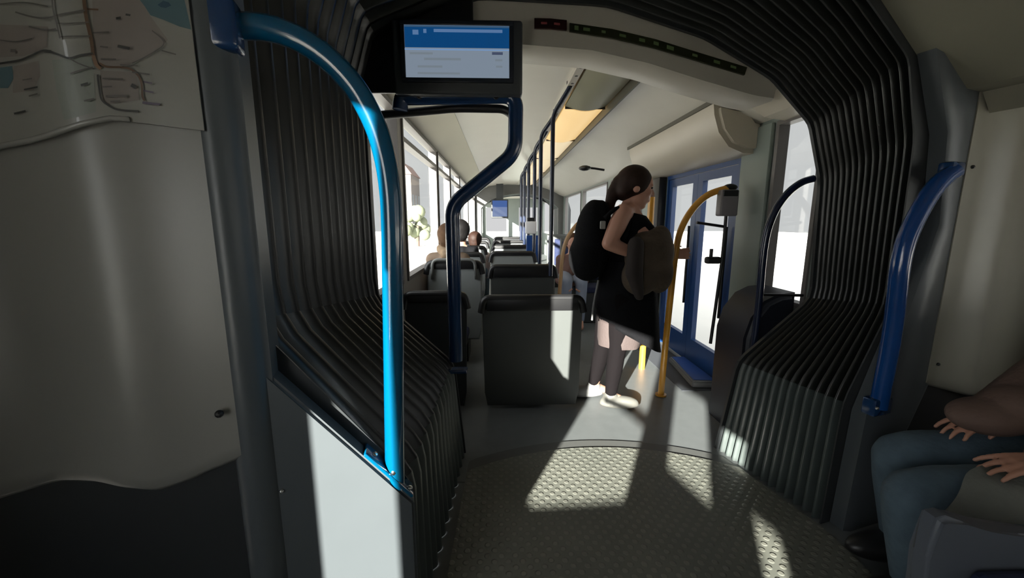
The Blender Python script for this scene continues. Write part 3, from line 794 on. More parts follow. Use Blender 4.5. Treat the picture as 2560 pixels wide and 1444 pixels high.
# double door: frame, two leaves with glass
door = bmesh.new(); XD = XR + .015
bb(door, XD - .02, XD + .05, DOOR_Y0, DOOR_Y1, 1.70, 1.76); bb(door, XD - .02, XD + .05, DOOR_Y0, DOOR_Y0 + .03, -.05, 1.70); bb(door, XD - .02, XD + .05, DOOR_Y1 - .03, DOOR_Y1, -.05, 1.70)
do = struct(link('door_1', door, DOORBLUE), 'blue double door with tall glass panes open to the bright street', 'door')
ym = (DOOR_Y0 + DOOR_Y1) / 2
for ya, yb in ((DOOR_Y0 + .032, ym - .002), (ym + .002, DOOR_Y1 - .032)):
    f = bmesh.new(); w = .085; x0, x1 = XD - .012, XD + .03
    zb_, zt_ = .02, 1.695
    bb(f, x0, x1, ya, yb, zt_ - .07, zt_); bb(f, x0, x1, ya, yb, zb_, zb_ + .22)
    bb(f, x0, x1, ya, ya + w, zb_ + .22, zt_ - .07); bb(f, x0, x1, yb - w, yb, zb_ + .22, zt_ - .07)
    lf_ = link('door_leaf', f, DOORBLUE, do)
    g = bmesh.new(); bb(g, XD + .006, XD + .010, ya + w, yb - w, zb_ + .22, zt_ - .07); gl = link('pane', g, GLASS); gl.parent = lf_
    b_ = bmesh.new(); tube(b_, [V(x0 - .03, ya + w * .5, .55), V(x0 - .03, ya + w * .5, 1.25)], .011, 8); hb = link('grab_handle', b_, BLACK, smooth=True); hb.parent = lf_
# door step: blue top with grey nose
st = thing('door_step', 'blue topped step with grey nose at the foot of the blue door', 'step', (1.62, 3.1, 0))
bm = bmesh.new(); prism(bm, [V(1.50, 2.92, 0.001), V(1.70, 2.90, 0.001), V(1.70, 3.5, 0.001), V(1.56, 3.5, 0.001)], (0, 0, .055)); bmesh.ops.bevel(bm, geom=bm.edges[:], offset=.01, segments=2, affect='EDGES'); link('nose', bm, mat('step_grey', (0.12, 0.125, 0.13), 0.5), st)
bm = bmesh.new(); prism(bm, [V(1.525, 2.95, 0.057), V(1.69, 2.93, 0.057), V(1.69, 3.48, 0.057), V(1.58, 3.48, 0.057)], (0, 0, .004)); link('tread', bm, BRIGHTBLUE, st)
bm = bmesh.new(); bb(bm, 1.40, 1.70, 2.87, 4.5, -.001, .004); tag(link('door_mat', bm, mat('dark_door_mat', (0.05, 0.055, 0.065), .8)), 'dark grey mat on the floor along the blue door', 'mat')

# ceiling lights in the channel: unlit olive covers, then a lit warm one
def light_cover(y0, y1, lit, label):
    t = thing('ceiling_light', label, 'ceiling light', ((LX0 + LX1) / 2, (y0 + y1) / 2, 2.2), 'ceiling lights in one row')
    bm = bmesh.new(); n_ = 10
    grid(bm, [[V(LX0 + .012 + (LX1 - LX0 - .024) * k / n_, y, 2.205 - .035 * math.sin(math.pi * k / n_)) for k in range(n_ + 1)] for y in (y0 + .006, (y0 + y1) / 2, y1 - .006)], UP * .012)
    m = mat('lit_diffuser', (0.5, 0.4, 0.25), 0.5, emit=(1.0, 0.66, 0.27), estr=0.72) if lit == 1 else mat('lit_far_diffuser', (0.5, 0.42, 0.3), 0.5, emit=(0.9, 0.72, 0.45), estr=0.7) if lit == 2 else mat('olive_diffuser', (0.235, 0.225, 0.15), 0.5)
    link('diffuser', bm, m, t, smooth=True, angle=50)
    bm = bmesh.new(); bb(bm, LX0 + .012, LX1 - .012, y1 - .004, y1 + .004, 2.185, 2.215); link('joint', bm, mat('dark_seam', (0.07, 0.065, 0.045), 0.5), t)
for y0, y1, l, lb in ((2.30, 3.42, 0, 'olive unlit ceiling light cover just behind the header beam'), (3.43, 4.75, 1, 'orange glowing ceiling light, nearest of the lit covers'), (4.76, 6.1, 2, 'pale glowing ceiling light, second of the lit covers'),
                      (6.11, 7.9, 2, 'pale glowing ceiling light, third of the lit covers'), (7.91, 10.5, 2, 'farthest pale glowing ceiling light cover of the coach')):
    light_cover(y0, y1, l, lb)
bm = bmesh.new(); bb(bm, LX1 + .001, LX1 + .016, 2.3, 10.9, 2.15, 2.225); struct(link('trim_light_slot', bm, mat('dark_seam', (0.07, 0.065, 0.045), 0.5)))
# perforated rail left of the light row
pr2 = thing('ceiling_rail', 'pale ceiling rail with a row of dark holes beside the olive light cover', 'rail', (.49, 3, 2.22))
bm = bmesh.new(); bb(bm, .462, .512, 2.26, 10.6, 2.195, 2.232, .004); link('strip', bm, mat('header_cream', (0.40, 0.375, 0.32), 0.4), pr2)
for k in range(9):
    bm = bmesh.new(); tube(bm, [V(.487, 2.42 + .14 * k, 2.1935), V(.487, 2.42 + .14 * k, 2.1965)], .010, 12); link('hole', bm, BLACK, pr2)

# ------------------------------------------------------------------ seats
def seat(label, x0, x1, y, zt, zb, shell, grp, rim_h=.055, handle=False, foot=True):
    """seat seen from behind: back shell leans, rim over the top, cushion and pedestal in front of it"""
    t = thing('seat', label, 'seat', ((x0 + x1) / 2, y + .2, 0), grp)
    w = x1 - x0; n_ = 12
    def sec(z, k):
        u = (zt - z) / max(.001, zt - zb)
        return y - .02 + .05 * (1 - u) * 0 + .03 * u
    bm = bmesh.new(); pts = []
    r = min(.07, w * .18)
    outl = [(x0 + .03, zb), (x0 + .012, zb + .1), (x0, zt - r)] + [(x0 + r - r * math.cos(a), zt - r + r * math.sin(a)) for a in [math.pi / 2 * k / 5 for k in range(1, 6)]] \
        + [(x1 - r + r * math.sin(a), zt - r + r * math.cos(a)) for a in [math.pi / 2 * k / 5 for k in range(1, 6)]] + [(x1 - .012, zb + .1), (x1 - .03, zb)]
    prism(bm, [V(x, y, z) for x, z in outl], (0, .05, 0))
    bmesh.ops.bevel(bm, geom=[e for e in bm.edges if abs(e.verts[0].co.y - e.verts[1].co.y) < 1e-4], offset=.012, segments=3, affect='EDGES')
    link('back_shell', bm, shell, t, smooth=True, angle=40)
    bm = bmesh.new()
    tube(bm, fillet([V(x0 - .005, y + .012, zt - .11), V(x0 + .015, y + .01, zt - .012), V(x1 - .015, y + .01, zt - .012), V(x1 + .005, y + .012, zt - .11)], .05, 5), .026, 10)
    bb(bm, x0 + .03, x1 - .03, y - .014, y + .02, zt - rim_h - .01, zt - .004, .008)
    link('top_rim', bm, BLACK, t, smooth=True, angle=40)
    if handle:
        bm = bmesh.new(); tube(bm, fillet([V(x0 + .05, y - .012, zt - .15), V(x0 + .06, y - .03, zt + .02), V(x1 - .06, y - .03, zt + .02), V(x1 - .05, y - .012, zt - .15)], .05, 5), .013, 10); link('grab_handle', bm, mat('grey_handle', (0.16, 0.165, 0.16), 0.35), t, smooth=True)
    bm = bmesh.new(); bb(bm, x0 + .04, x1 - .04, y + .05, y + .085, .52, zt - .07, .015, 3); link('back_cushion', bm, FABRIC, t, smooth=True, angle=40)
    bm = bmesh.new(); bb(bm, x0 + .02, x1 - .02, y + .07, y + .48, .40, .47, .02, 3); link('seat_cushion', bm, FABRIC, t, smooth=True, angle=40)
    bm = bmesh.new(); bb(bm, x0 + .03, x1 - .03, y + .06, y + .46, .35, .40, .01); link('seat_pan', bm, CHAR, t)
    if foot:
        bm = bmesh.new(); bb(bm, (x0 + x1) / 2 - .10, (x0 + x1) / 2 + .10, y + .12, y + .40, 0.0, .35, .01); link('pedestal', bm, CHAR, t)
    return t
G1, G2 = 'seats left of the aisle', 'seats right of the aisle'
Y1 = 2.62
a = on_y(1197, 742, Y1); b = on_y(1450, 1008, Y1)
seat('tall grey seat back nearest on the aisle, with a sunlit stripe', a.x + .02, b.x, Y1, a.z, .02, SEATG, G1, rim_h=.085)
a2 = on_y(1000, 732, Y1); b2 = on_y(1178, 800, Y1)
seat('dark seat back by the window behind the bent navy handrail, nearest row', max(XL + .04, a2.x), b2.x - .03, Y1, a2.z, .02, CHAR, G1)
Y2 = 3.45
a = on_y(1225, 664, Y2); b = on_y(1388, 740, Y2); za_ = a.z
seat('second-row aisle seat with pale back under a black rim', a.x, b.x, Y2, a.z, .25, SEATG, G1, rim_h=.09)
c = on_y(1042, 648, Y2); d = on_y(1214, 730, Y2)
seat('second-row window seat with pale shell and grey grab handle', max(XL + .045, c.x), d.x - .03, Y2, c.z - .02, .25, SEATP, G1, handle=True)
names = ['third', 'fourth', 'fifth', 'sixth']
for i, yy in enumerate((4.32, 5.2, 6.1, 7.0)):
    seat('%s-row aisle seat left of the aisle, pale back seen over the rows before it' % names[i], -.10, .38, yy, .96 + .015 * i, .3, SEATP, G1, rim_h=.03)
    seat('%s-row window seat left of the aisle, behind the seated passengers' % names[i], XL + .045, -.185, yy, .95 + .015 * i, .3, SEATP, G1, rim_h=.03)
def seat_facing(label, x0, x1, y, zt, grp):
    t = thing('seat', label, 'seat', ((x0 + x1) / 2, y - .2, 0), grp)
    bm = bmesh.new(); bb(bm, x0, x1, y, y + .05, .3, zt, .02, 3); link('back_shell', bm, SEATG, t, smooth=True, angle=40)
    bm = bmesh.new(); bb(bm, x0 + .03, x1 - .03, y - .035, y - .001, .5, zt - .05, .012, 2); link('back_cushion', bm, FABRIC, t, smooth=True, angle=40)
    bm = bmesh.new(); bb(bm, x0 + .02, x1 - .02, y - .46, y - .04, .40, .47, .02, 3); link('seat_cushion', bm, FABRIC, t, smooth=True, angle=40)
    bm = bmesh.new(); bb(bm, x0 + .1, x1 - .1, y - .40, y - .1, 0, .40, .01); link('pedestal', bm, CHAR, t)
seat_facing('dark seat facing this way right of the aisle, under the passenger in jeans', .92, 1.36, 5.35, 1.0, G2)
for i, yy in enumerate((6.3, 7.2, 8.1)):
    seat_facing(['dark seat right of the aisle one row behind the passenger in jeans', 'dark seat right of the aisle two rows behind the passenger in jeans', 'farthest dark seat right of the aisle'][i], .95, 1.6, yy, 1.02, G2)
# dark seat box by the first right window
sb = thing('seat_box', 'dark rounded seat box below the first right window behind the bellows ledge', 'seat box', (1.5, 2.36, 0))
a = on_y(1846, 760, 2.3); b = on_y(1990, 740, 2.3)
bm = bmesh.new()
outl = [V(a.x, 2.19, 0), V(a.x, 2.19, .62), V(a.x + .03, 2.19, .74), V(a.x + .10, 2.19, .84), V(a.x + .18, 2.19, .88), V(1.70, 2.19, .89), V(1.70, 2.19, 0)]
prism(bm, outl, (0, .35, 0)); bmesh.ops.bevel(bm, geom=[e for e in bm.edges if abs(e.verts[0].co.y - e.verts[1].co.y) < 1e-4], offset=.03, segments=3, affect='EDGES')
link('body', bm, mat('dark_navy_plastic', (0.012, 0.014, 0.022), 0.5), sb, smooth=True, angle=40)

# ------------------------------------------------------------------ grab poles down the coach
def bent_pole(y, x, ztop, zbot, xt, yt, label, r=.016):
    pts = fillet([V(xt, yt, ztop), V(xt - .01, yt, ztop - .03), V(x, y, ztop - .17), V(x, y, zbot)], .06, 6)
    o = rail('grab_pole', label, pts, r, NAVY2, 'bent grab poles above the aisle seats', seg=12)
    bm = bmesh.new(); tube(bm, [V(xt, yt, ztop - .004), V(xt, yt, ztop + .012)], .03, 14); link('ceiling_flange', bm, BLACK, o)
    return o
for i, (y, x) in enumerate(((3.02, .385), (3.72, .37), (4.42, .375), (5.25, .37), (6.1, .37), (7.0, .37))):
    bent_pole(y, x, 2.215, max(.80, za_ - .03) if i == 0 else .50, .487, y - .12, ['nearest tall navy grab pole bending from the perforated ceiling rail', 'second navy grab pole from the front, bending from the ceiling rail', 'third navy grab pole from the front, carrying the white ticket reader',
              'fourth navy grab pole from the front', 'fifth navy grab pole from the front', 'farthest navy grab pole by the aisle'][i], .016 + .002 * i)
tv = thing('ticket_reader', 'small white ticket reader box clamped on the third navy grab pole', 'ticket reader', (.375, 4.38, 1.2))
a, b = on_y(1313, 553, 4.38), on_y(1340, 584, 4.38)
bm = bmesh.new(); bb(bm, a.x, b.x, 4.33, 4.39, b.z, a.z, .012, 3); link('case', bm, mat('white_plastic', (0.62, 0.62, 0.64), 0.4), tv, smooth=True, angle=40)
bm = bmesh.new(); bb(bm, a.x + .02, b.x - .02, 4.34, 4.39, a.z + .001, a.z + .04, .006); link('antenna_cap', bm, BLACK, tv)
a, b = on_y(1316, 588, 4.5), on_y(1350, 655, 4.5)
bm = bmesh.new(); bb(bm, a.x, b.x, 4.50, 4.53, b.z, a.z, .008); tag(link('partition_board', bm, mat('mid_blue_board', (0.008, 0.045, 0.19), 0.4)), 'blue partition board under the white ticket reader', 'board')

# yellow poles
ypx = [(1652, 986), (1664, 860), (1676, 745), (1688, 640), (1702, 575), (1732, 522), (1772, 486), (1826, 468)]
YPL = 2.80
pts = spline([on_y(px, py, YPL + .0 * k) for k, (px, py) in enumerate(ypx)], 6); pts[0].z = 0.0
yp = rail('grab_pole', 'yellow grab pole rising from the floor and curving to the door pillar', pts, .0225, YELLOW)
bm = bmesh.new(); tube(bm, [V(pts[0].x, pts[0].y, .001), V(pts[0].x, pts[0].y, .012)], .04, 18); link('floor_flange', bm, YELLOW, yp)
bm = bmesh.new(); ball(bm, pts[-1], (.05, .03, .025)); link('end_clamp', bm, BLACK, yp, smooth=True)
vd = thing('ticket_reader', 'grey ticket reader box hanging at the door pillar beside the yellow pole end', 'ticket reader', on_y(1815, 540, 2.76))
a, b = on_y(1800, 474, 2.76), on_y(1838, 540, 2.76)
bm = bmesh.new(); bb(bm, a.x, b.x, 2.73, 2.80, b.z, a.z, .012, 3); link('case', bm, mat('mauve_grey_plastic', (0.20, 0.185, 0.20), 0.4), vd, smooth=True, angle=40)
bm = bmesh.new(); bb(bm, a.x + .01, b.x - .012, 2.724, 2.74, a.z - .045, a.z - .005, .004); link('reader_window', bm, BLACK, vd)
pts = [on_y(1815, 540, 2.80), on_y(1806, 640, 2.80), on_y(1790, 760, 2.80), on_y(1776, 858, 2.80)]
tp = rail('door_post', 'thin black post below the grey ticket reader in front of the door', spline(pts, 5), .011, BLACK, seg=10)
bm = bmesh.new(); tube(bm, [on_y(1742, 556, 2.80), on_y(1809, 566, 2.80)], .010, 8); link('cross_bar', bm, BLACK, tp)
bm = bmesh.new(); box(bm, on_y(1782, 650, 2.80), (.11, .05, .05), None, .015, 2); box(bm, on_y(1778, 632, 2.80), (.02, .02, .06), None, .004); link('control_box', bm, BLACK, tp)
pts = fillet([V(1.16, 3.35, 0), V(1.16, 3.35, 1.62), V(1.16, 3.36, 1.66)], .03)
a = on_y(1629, 492, 3.35)
pts = [V(a.x, 3.35, 0), V(a.x, 3.35, a.z)]
rail('grab_pole', 'short yellow grab post behind the standing woman', pts, .027, YELLOW)
oc = on_y(1398, 742, 4.5)
pts = [V(oc.x, 4.5, 0)] + spline([on_y(px, py, 4.5) for px, py in [(1398, 742), (1402, 690), (1406, 640), (1416, 600), (1438, 566), (1462, 545)]], 6)
rail('grab_pole', 'dull brownish yellow curved grab pole left of the woman by the aisle', pts, .022, mat('dull_ochre_enamel', (0.32, 0.19, 0.09), 0.4))
# small ceiling fittings
sp = thing('ceiling_speaker', 'small dark curved fitting on the cream cover above the standing woman', 'ceiling fitting', (1.1, 4.6, 2.1))
a = on_y(1462, 420, 4.6)
bm = bmesh.new(); ball(bm, a, (.07, .08, .03)); link('dome', bm, BLACK, sp, smooth=True)
bm = bmesh.new(); tube(bm, spline([a + V(-.05, 0, 0), a + V(.08, 0, .0), a + V(.22, 0, -.02)], 4), .012, 8); link('cable', bm, BLACK, sp, smooth=True)
# second screen far away
fs = thing('information_screen', 'tiny distant information screen before the far gangway', 'screen', (-.3, 10.6, 1.7))
a, b = on_y(1231, 501, 10.6), on_y(1268, 541, 10.6)
bm = bmesh.new(); bb(bm, a.x - .03, b.x + .03, 10.62, 10.7, b.z - .04, a.z + .03, .01); link('housing', bm, CHAR, fs)
bm = bmesh.new(); bb(bm, a.x, b.x, 10.605, 10.622, (a.z + b.z) / 2 + .04, a.z); link('header_band', bm, emis('far_screen_blue', (0.06, 0.12, 0.33)), fs)
bm = bmesh.new(); bb(bm, a.x, b.x, 10.605, 10.622, b.z, (a.z + b.z) / 2 + .04); link('display', bm, emis('far_screen_pale', (0.18, 0.24, 0.42)), fs)
bm = bmesh.new(); bb(bm, a.x + .1, b.x - .1, 10.64, 10.68, a.z, 2.235); link('bracket', bm, CHAR, fs)

# ================================================================== OUTSIDE
bm = bmesh.new(); bb(bm, -40, 40, -30, 60, -.42, -.36); struct(link('ground_street', bm, mat('street_paving', (0.66, 0.645, 0.61), 0.9, vary=.15, scale=.6)))
def house(label, x0, x1, y0, y1, h, col, grp='pale houses outside'):
    t = thing('street_house', label, 'building', ((x0 + x1) / 2, (y0 + y1) / 2, -.36), grp)
    bm = bmesh.new(); bb(bm, x0, x1, y0, y1, -.36, h); link('walls', bm, mat('house_wall_%d' % int(h * 10), col, .9), t)
    bm = bmesh.new(); prism(bm, [V(x0 - .2, y0 - .2, h), V(x1 + .2, y0 - .2, h), V((x0 + x1) / 2, y0 - .2, h + 1.6)], (0, y1 - y0 + .4, 0)); link('roof', bm, mat('house_roof', (0.16, 0.10, 0.085), .9), t)
    k = 0
    for zz in (.6, 3.4):
        for q in range(3):
            yc = y0 + (y1 - y0) * (q + .5) / 3
            xf = x1 if x1 < 0 else x0; sg = 1 if x1 < 0 else -1
            bm = bmesh.new(); bb(bm, xf, xf + .04 * sg, yc - .5, yc + .5, zz, zz + 1.5); wn = link('house_window', bm, mat('house_pane', (0.14, 0.15, 0.16), .3), t)
house('pale pink house far beyond the left windows', -14.4, -12.4, 58, 64, 7.6, (0.17, 0.15, 0.14))
def tree(label, c, h, r):
    t = thing('tree', label, 'tree', c, 'trees outside the windows')
    bm = bmesh.new(); tube(bm, [V(c[0], c[1], -.36), V(c[0] + .1, c[1], h * .5)], [.2, .12], 8); link('trunk', bm, mat('tree_bark', (0.10, 0.08, 0.06), .9), t)
    bm = bmesh.new(); rnd = random.Random(int(h * 10))
    for k in range(16):
        ball(bm, (c[0] + rnd.uniform(-r, r), c[1] + rnd.uniform(-r, r), h * .6 + rnd.uniform(-r, r)), r * rnd.uniform(.35, .6), 2)
    link('crown', bm, mat('tree_leaves', (0.13, 0.145, 0.09), .9, vary=.4, scale=3, bump=.5, bscale=9), t, smooth=True)
tree('pale green tree beyond the left windows, before the pink house', (-5.35, 26.0, -.36), 1.9, 0.8)

# ================================================================== PEOPLE
def wp(px, py, y): return on_y(px, py, y)
def head_parts(c, r, face, up=UP, nose=True):
    """bmesh volumes of a head centred at c: skull, jaw, nose, lips, ears; face = unit vector the face looks along"""
    f = Vector(face).normalized(); u = (Vector(up) - f * f.dot(Vector(up))).normalized(); s = f.cross(u)
    b = bmesh.new(); A = (f, s, u)
    ball(b, Vector(c) + u * r * .12 - f * r * .08, (r * .98, r * .80, r * .92), 3, A)       # skull
    ball(b, Vector(c) + f * r * .18 - u * r * .42, (r * .66, r * .58, r * .78), 3, A)        # face and jaw
    ball(b, Vector(c) + f * r * .42 - u * r * 1.02, (r * .28, r * .30, r * .20), 2, A)       # chin
    cap2(b, Vector(c) + f * r * .80 + u * r * .02, r * .10, Vector(c) + f * r * .96 - u * r * .36, r * .13)   # nose
    ball(b, Vector(c) + f * r * .76 - u * r * .66, (r * .12, r * .26, r * .06), 2, A)        # upper lip
    ball(b, Vector(c) + f * r * .74 - u * r * .76, (r * .12, r * .22, r * .07), 2, A)        # lower lip
    ball(b, Vector(c) + f * r * .80 + u * r * .10, (r * .10, r * .55, r * .09), 2, A)        # brow
    for sg in (-1, 1):
        ball(b, Vector(c) + s * sg * r * .78 - f * r * .08 - u * r * .15, (r * .20, r * .08, r * .28), 2, A)
        ball(b, Vector(c) + f * r * .64 + s * sg * r * .34 - u * r * .28, (r * .22, r * .24, r * .20), 2, A)
    return b, f, s, u
def eyes(parent, c, r, f, s, u):
    for sg in (-1, 1):
        bm = bmesh.new(); ball(bm, Vector(c) + f * r * .80 + s * sg * r * .32 - u * r * .04, (r * .08, r * .13, r * .06), 2, (f, s, u))
        link('eye', bm, mat('dark_eye', (0.02, 0.015, 0.012), .2), parent, smooth=True)
def hand_vol(b, wrist, d, palm_n, size=.18, curl=.5, spread=.10):
    """palm, four bent fingers of different length and a side thumb"""
    d = Vector(d).normalized(); n = Vector(palm_n); n = (n - d * n.dot(d)).normalized(); s = d.cross(n)
    pl_ = size * .5; w_ = Vector(wrist)
    for k in range(4):
        o = (k - 1.5) * size * .115
        cap2(b, w_ + d * size * .06 + s * o * .7, size * .075, w_ + d * pl_ + s * o, size * .066)
    for k, L in enumerate((.40, .47, .50, .42)):
        o = (k - 1.5) * size * .125
        p = w_ + d * pl_ + s * o; dd = (d + s * (k - 1.5) * spread).normalized()
        a = 0.0
        for seg, fr in enumerate((.42, .33, .25)):
            a += curl * (.6 + .25 * seg)
            q = p + (dd * math.cos(a) + n * math.sin(a)) * size * L * fr
            cap2(b, p, size * (.054 - .005 * seg), q, size * (.049 - .005 * seg)); p = q
    t0 = w_ + d * size * .14 + s * size * .19
    t1 = t0 + (d * .75 + s * .55 + n * .35).normalized() * size * .20
    t2 = t1 + (d * .85 + s * .05 + n * .55).normalized() * size * .17
    cap2(b, w_ + d * size * .08 + s * size * .08, size * .085, t0, size * .07); cap2(b, t0, size * .068, t1, size * .058); cap2(b, t1, size * .056, t2, size * .046)

# ---- the standing woman
YW = 2.68
wo = thing('person', 'standing woman in black with tied brown hair and bare arm, facing the blue door', 'person', (wp(1530, 1000, YW).x, YW, 0))
pelvis = wp(1560, 716, YW); chest = wp(1574, 580, YW); neck0 = wp(1572, 520, YW); neck1 = wp(1584, 494, YW)
hc = wp(1590, 466, YW)
b, f_, s_, u_ = head_parts(hc, .118, V(.96, -.16, -.10), V(.10, 0, 1))
sh_r = wp(1558, 532, YW - .15); el_r = wp(1522, 608, YW - .18); wr_r = wp(1600, 640, YW - .15)
sh_l = wp(1580, 530, YW + .16); el_l = wp(1628, 606, YW + .20); wr_l = wp(1676, 636, YW + .155)
cap2(b, neck0, .060, neck1, .052); cap2(b, neck1, .052, hc - u_ * .05, .055)
chain(b, [neck0 - UP * .03, chest, wp(1566, 640, YW), pelvis], [.075, .125, .110, .135])
chain(b, [chest + V(.02, -.05, 0), chest + V(.02, .05, 0)], [.11, .11])
cap2(b, sh_r, .058, sh_l, .058); cap2(b, neck0 - UP * .02, .06, sh_r, .052); cap2(b, neck0 - UP * .02, .06, sh_l, .052)
chain(b, [sh_r, sh_r.lerp(el_r, .45), el_r, el_r.lerp(wr_r, .35), wr_r], [.060, .058, .046, .044, .029])
chain(b, [sh_l, sh_l.lerp(el_l, .45), el_l, wr_l], [.056, .052, .043, .028])
hand_vol(b, wr_r, V(.95, .05, .12), V(0, .3, 1), .17, .45)
hand_vol(b, wr_l, V(.85, -.45, .10), V(.4, .8, 0), .17, .75)
kn_r = wp(1541, 884, YW - .09); an_r = V(wp(1526, 1000, YW - .06).x, YW - .06, .085); kn_l = wp(1505, 872, YW + .08); an_l = V(wp(1484, 965, 2.80).x, 2.80, .085)
hip_r = pelvis + V(-.03, -.085, -.06); hip_l = pelvis + V(-.05, .085, -.06)
chain(b, [hip_r, hip_r.lerp(kn_r, .5), kn_r, kn_r.lerp(an_r, .35), an_r], [.098, .080, .056, .053, .036])
chain(b, [hip_l, hip_l.lerp(kn_l, .5), kn_l, kn_l.lerp(an_l, .35), an_l], [.098, .080, .056, .053, .036])
cap2(b, an_r, .036, an_r + V(.12, 0, -.05), .030); cap2(b, an_l, .036, an_l + V(.10, .02, -.05), .030)
body = fuse('body', b, SKIN, wo, .0085, 3)
eyes(wo, hc, .118, f_, s_, u_)
# hair: cap, swept-back bun and tail
b = bmesh.new(); A = (f_, s_, u_); r = .118
ball(b, hc - f_ * r * .16 + u_ * r * .20, (r * 1.00, r * .90, r * .98), 3, A)
ball(b, hc - f_ * r * .55 - u_ * r * .12, (r * .62, r * .78, r * .75), 3, A)
ball(b, hc - f_ * r * .98 + u_ * r * .10, (r * .30, r * .30, r * .36), 2, A)
chain(b, [hc - f_ * r * .9 + u_ * .02, hc - f_ * r * 1.22 - u_ * r * .5, hc - f_ * r * 1.30 - u_ * r * 1.3, hc - f_ * r * 1.35 - u_ * r * 1.9], [.050, .042, .034, .012])
fuse('hair', b, HAIR, wo, .010, 3)
# open dark vest / long coat: flared from the waist with a slanted front hem
def skirt_mesh(rings, seg=36):
    """rings: (centre, rx, ry, tilt) -> lofted tube of cloth with soft folds"""
    bm = bmesh.new(); R_ = []
    for i, (c, rx, ry, dz) in enumerate(rings):
        c = Vector(c); row = []
        for k in range(seg):
            a = 2 * math.pi * k / seg
            fo = 1 + (.05 * i / len(rings)) * math.sin(a * 7 + i)
            row.append(bm.verts.new(c + V(rx * math.cos(a) * fo, ry * math.sin(a) * fo, dz * math.cos(a))))
        R_.append(row)
    for p, q in zip(R_, R_[1:]):
        for k in range(seg): bm.faces.new((p[k], p[(k + 1) % seg], q[(k + 1) % seg], q[k]))
    bm.faces.new(R_[0]); bm.faces.new(R_[-1][::-1])
    return bm
q = lambda px, py: wp(px, py, YW)
link('top', skirt_mesh([(q(1576, 534), .10, .125, -.02), (q(1580, 560), .145, .15, -.02), (q(1580, 610), .155, .16, 0), (q(1572, 670), .16, .16, 0), (q(1566, 720), .175, .17, 0)]), BLKCLOTH, wo, smooth=True, angle=70)
link('coat', skirt_mesh([(q(1568, 650), .165, .17, 0), (q(1566, 720), .20, .185, 0), (q(1566, 775), .215, .20, -.02), (q(1570, 822), .215, .205, -.10), (q(1572, 834), .212, .203, -.12)]), BLKCLOTH, wo, smooth=True, angle=70)
link('skirt', skirt_mesh([(q(1562, 730), .155, .15, 0), (q(1556, 790), .165, .165, 0), (q(1548, 845), .150, .16, 0), (q(1547, 858), .146, .155, 0)]), PINK, wo, smooth=True, angle=70)
b = bmesh.new()
chain(b, [hip_r, hip_r.lerp(kn_r, .5), kn_r, kn_r.lerp(an_r, .35), an_r + UP * .02], [.104, .086, .061, .058, .041])
chain(b, [hip_l, hip_l.lerp(kn_l, .5), kn_l, kn_l.lerp(an_l, .35), an_l + UP * .02], [.104, .086, .061, .058, .041])
fuse('leggings', b, mat('black_leggings', (0.004, 0.003, 0.0035), .9, spec=.1), wo, .011, 3)
for nm_, an, dx, dy, m in (('shoe', an_r, .14, -.02, WHITESHOE), ('shoe', an_l, -.10, .0, GREYSHOE)):
    b = bmesh.new(); d_ = V(dx, dy, 0).normalized(); A = (d_, V(-d_.y, d_.x, 0), UP)
    ball(b, V(an.x, an.y, .045) + d_ * .06, (.135, .046, .045), 3, A); ball(b, V(an.x, an.y, .075), (.055, .046, .055), 2, A); ball(b, V(an.x, an.y, .028) + d_ * .06, (.14, .050, .027), 3, A)
    fuse(nm_, b, m, wo, .009, 2)
# backpack
bk = thing('backpack', 'black backpack with pale tag on the back of the standing woman', 'backpack', wp(1478, 600, YW))
b = bmesh.new(); A = (V(1, 0, -.06).normalized(), V(0, 1, 0), V(.06, 0, 1).normalized())
ball(b, wp(1478, 600, YW), (.115, .16, .27), 3, A); ball(b, wp(1470, 640, YW), (.13, .165, .17), 3, A); ball(b, wp(1498, 560, YW), (.07, .14, .16), 3, A)
fuse('bag', b, BLKCLOTH, bk, .014, 4)
bm = bmesh.new(); tube(bm, spline([wp(1512, 545, YW - .16), wp(1545, 520, YW - .17), wp(1572, 545, YW - .16), wp(1560, 600, YW - .17)], 5), .014, 8); link('strap', bm, BLKCLOTH, bk, smooth=True)
bm = bmesh.new(); box(bm, wp(1507, 562, YW - .175), (.035, .012, .05), None, .008, 2); link('tag', bm, mat('pale_tag', (.30, .29, .27), .6), bk)
bm = bmesh.new(); tube(bm, spline([wp(1496, 700, YW - .17), wp(1484, 760, YW - .18), wp(1480, 800, YW - .18)], 4), .006, 6); link('hanging_strap', bm, mat('grey_webbing', (.16, .16, .16), .7), bk)
# jacket carried over the forearm
jk = thing('jacket', 'dark brown jacket bundled over the forearm of the standing woman', 'jacket', wp(1630, 640, YW - .17))
b = bmesh.new()
ball(b, wp(1640, 632, YW - .15), (.11, .12, .16), 3); ball(b, wp(1612, 640, YW - .16), (.13, .11, .16), 3); ball(b, wp(1648, 680, YW - .14), (.085, .10, .14), 3)
ball(b, wp(1600, 690, YW - .17), (.12, .09, .13), 3); ball(b, wp(1650, 600, YW - .13), (.07, .09, .10), 2)
fuse('bundle', b, BROWN, jk, .014, 4)
b = bmesh.new(); chain(b, [wp(1590, 610, YW - .26), wp(1585, 680, YW - .27), wp(1598, 740, YW - .25)], [.05, .055, .03]); fuse('sleeve', b, mat('dark_brown_cloth', (0.016, 0.010, 0.008), .85), jk, .012, 3)

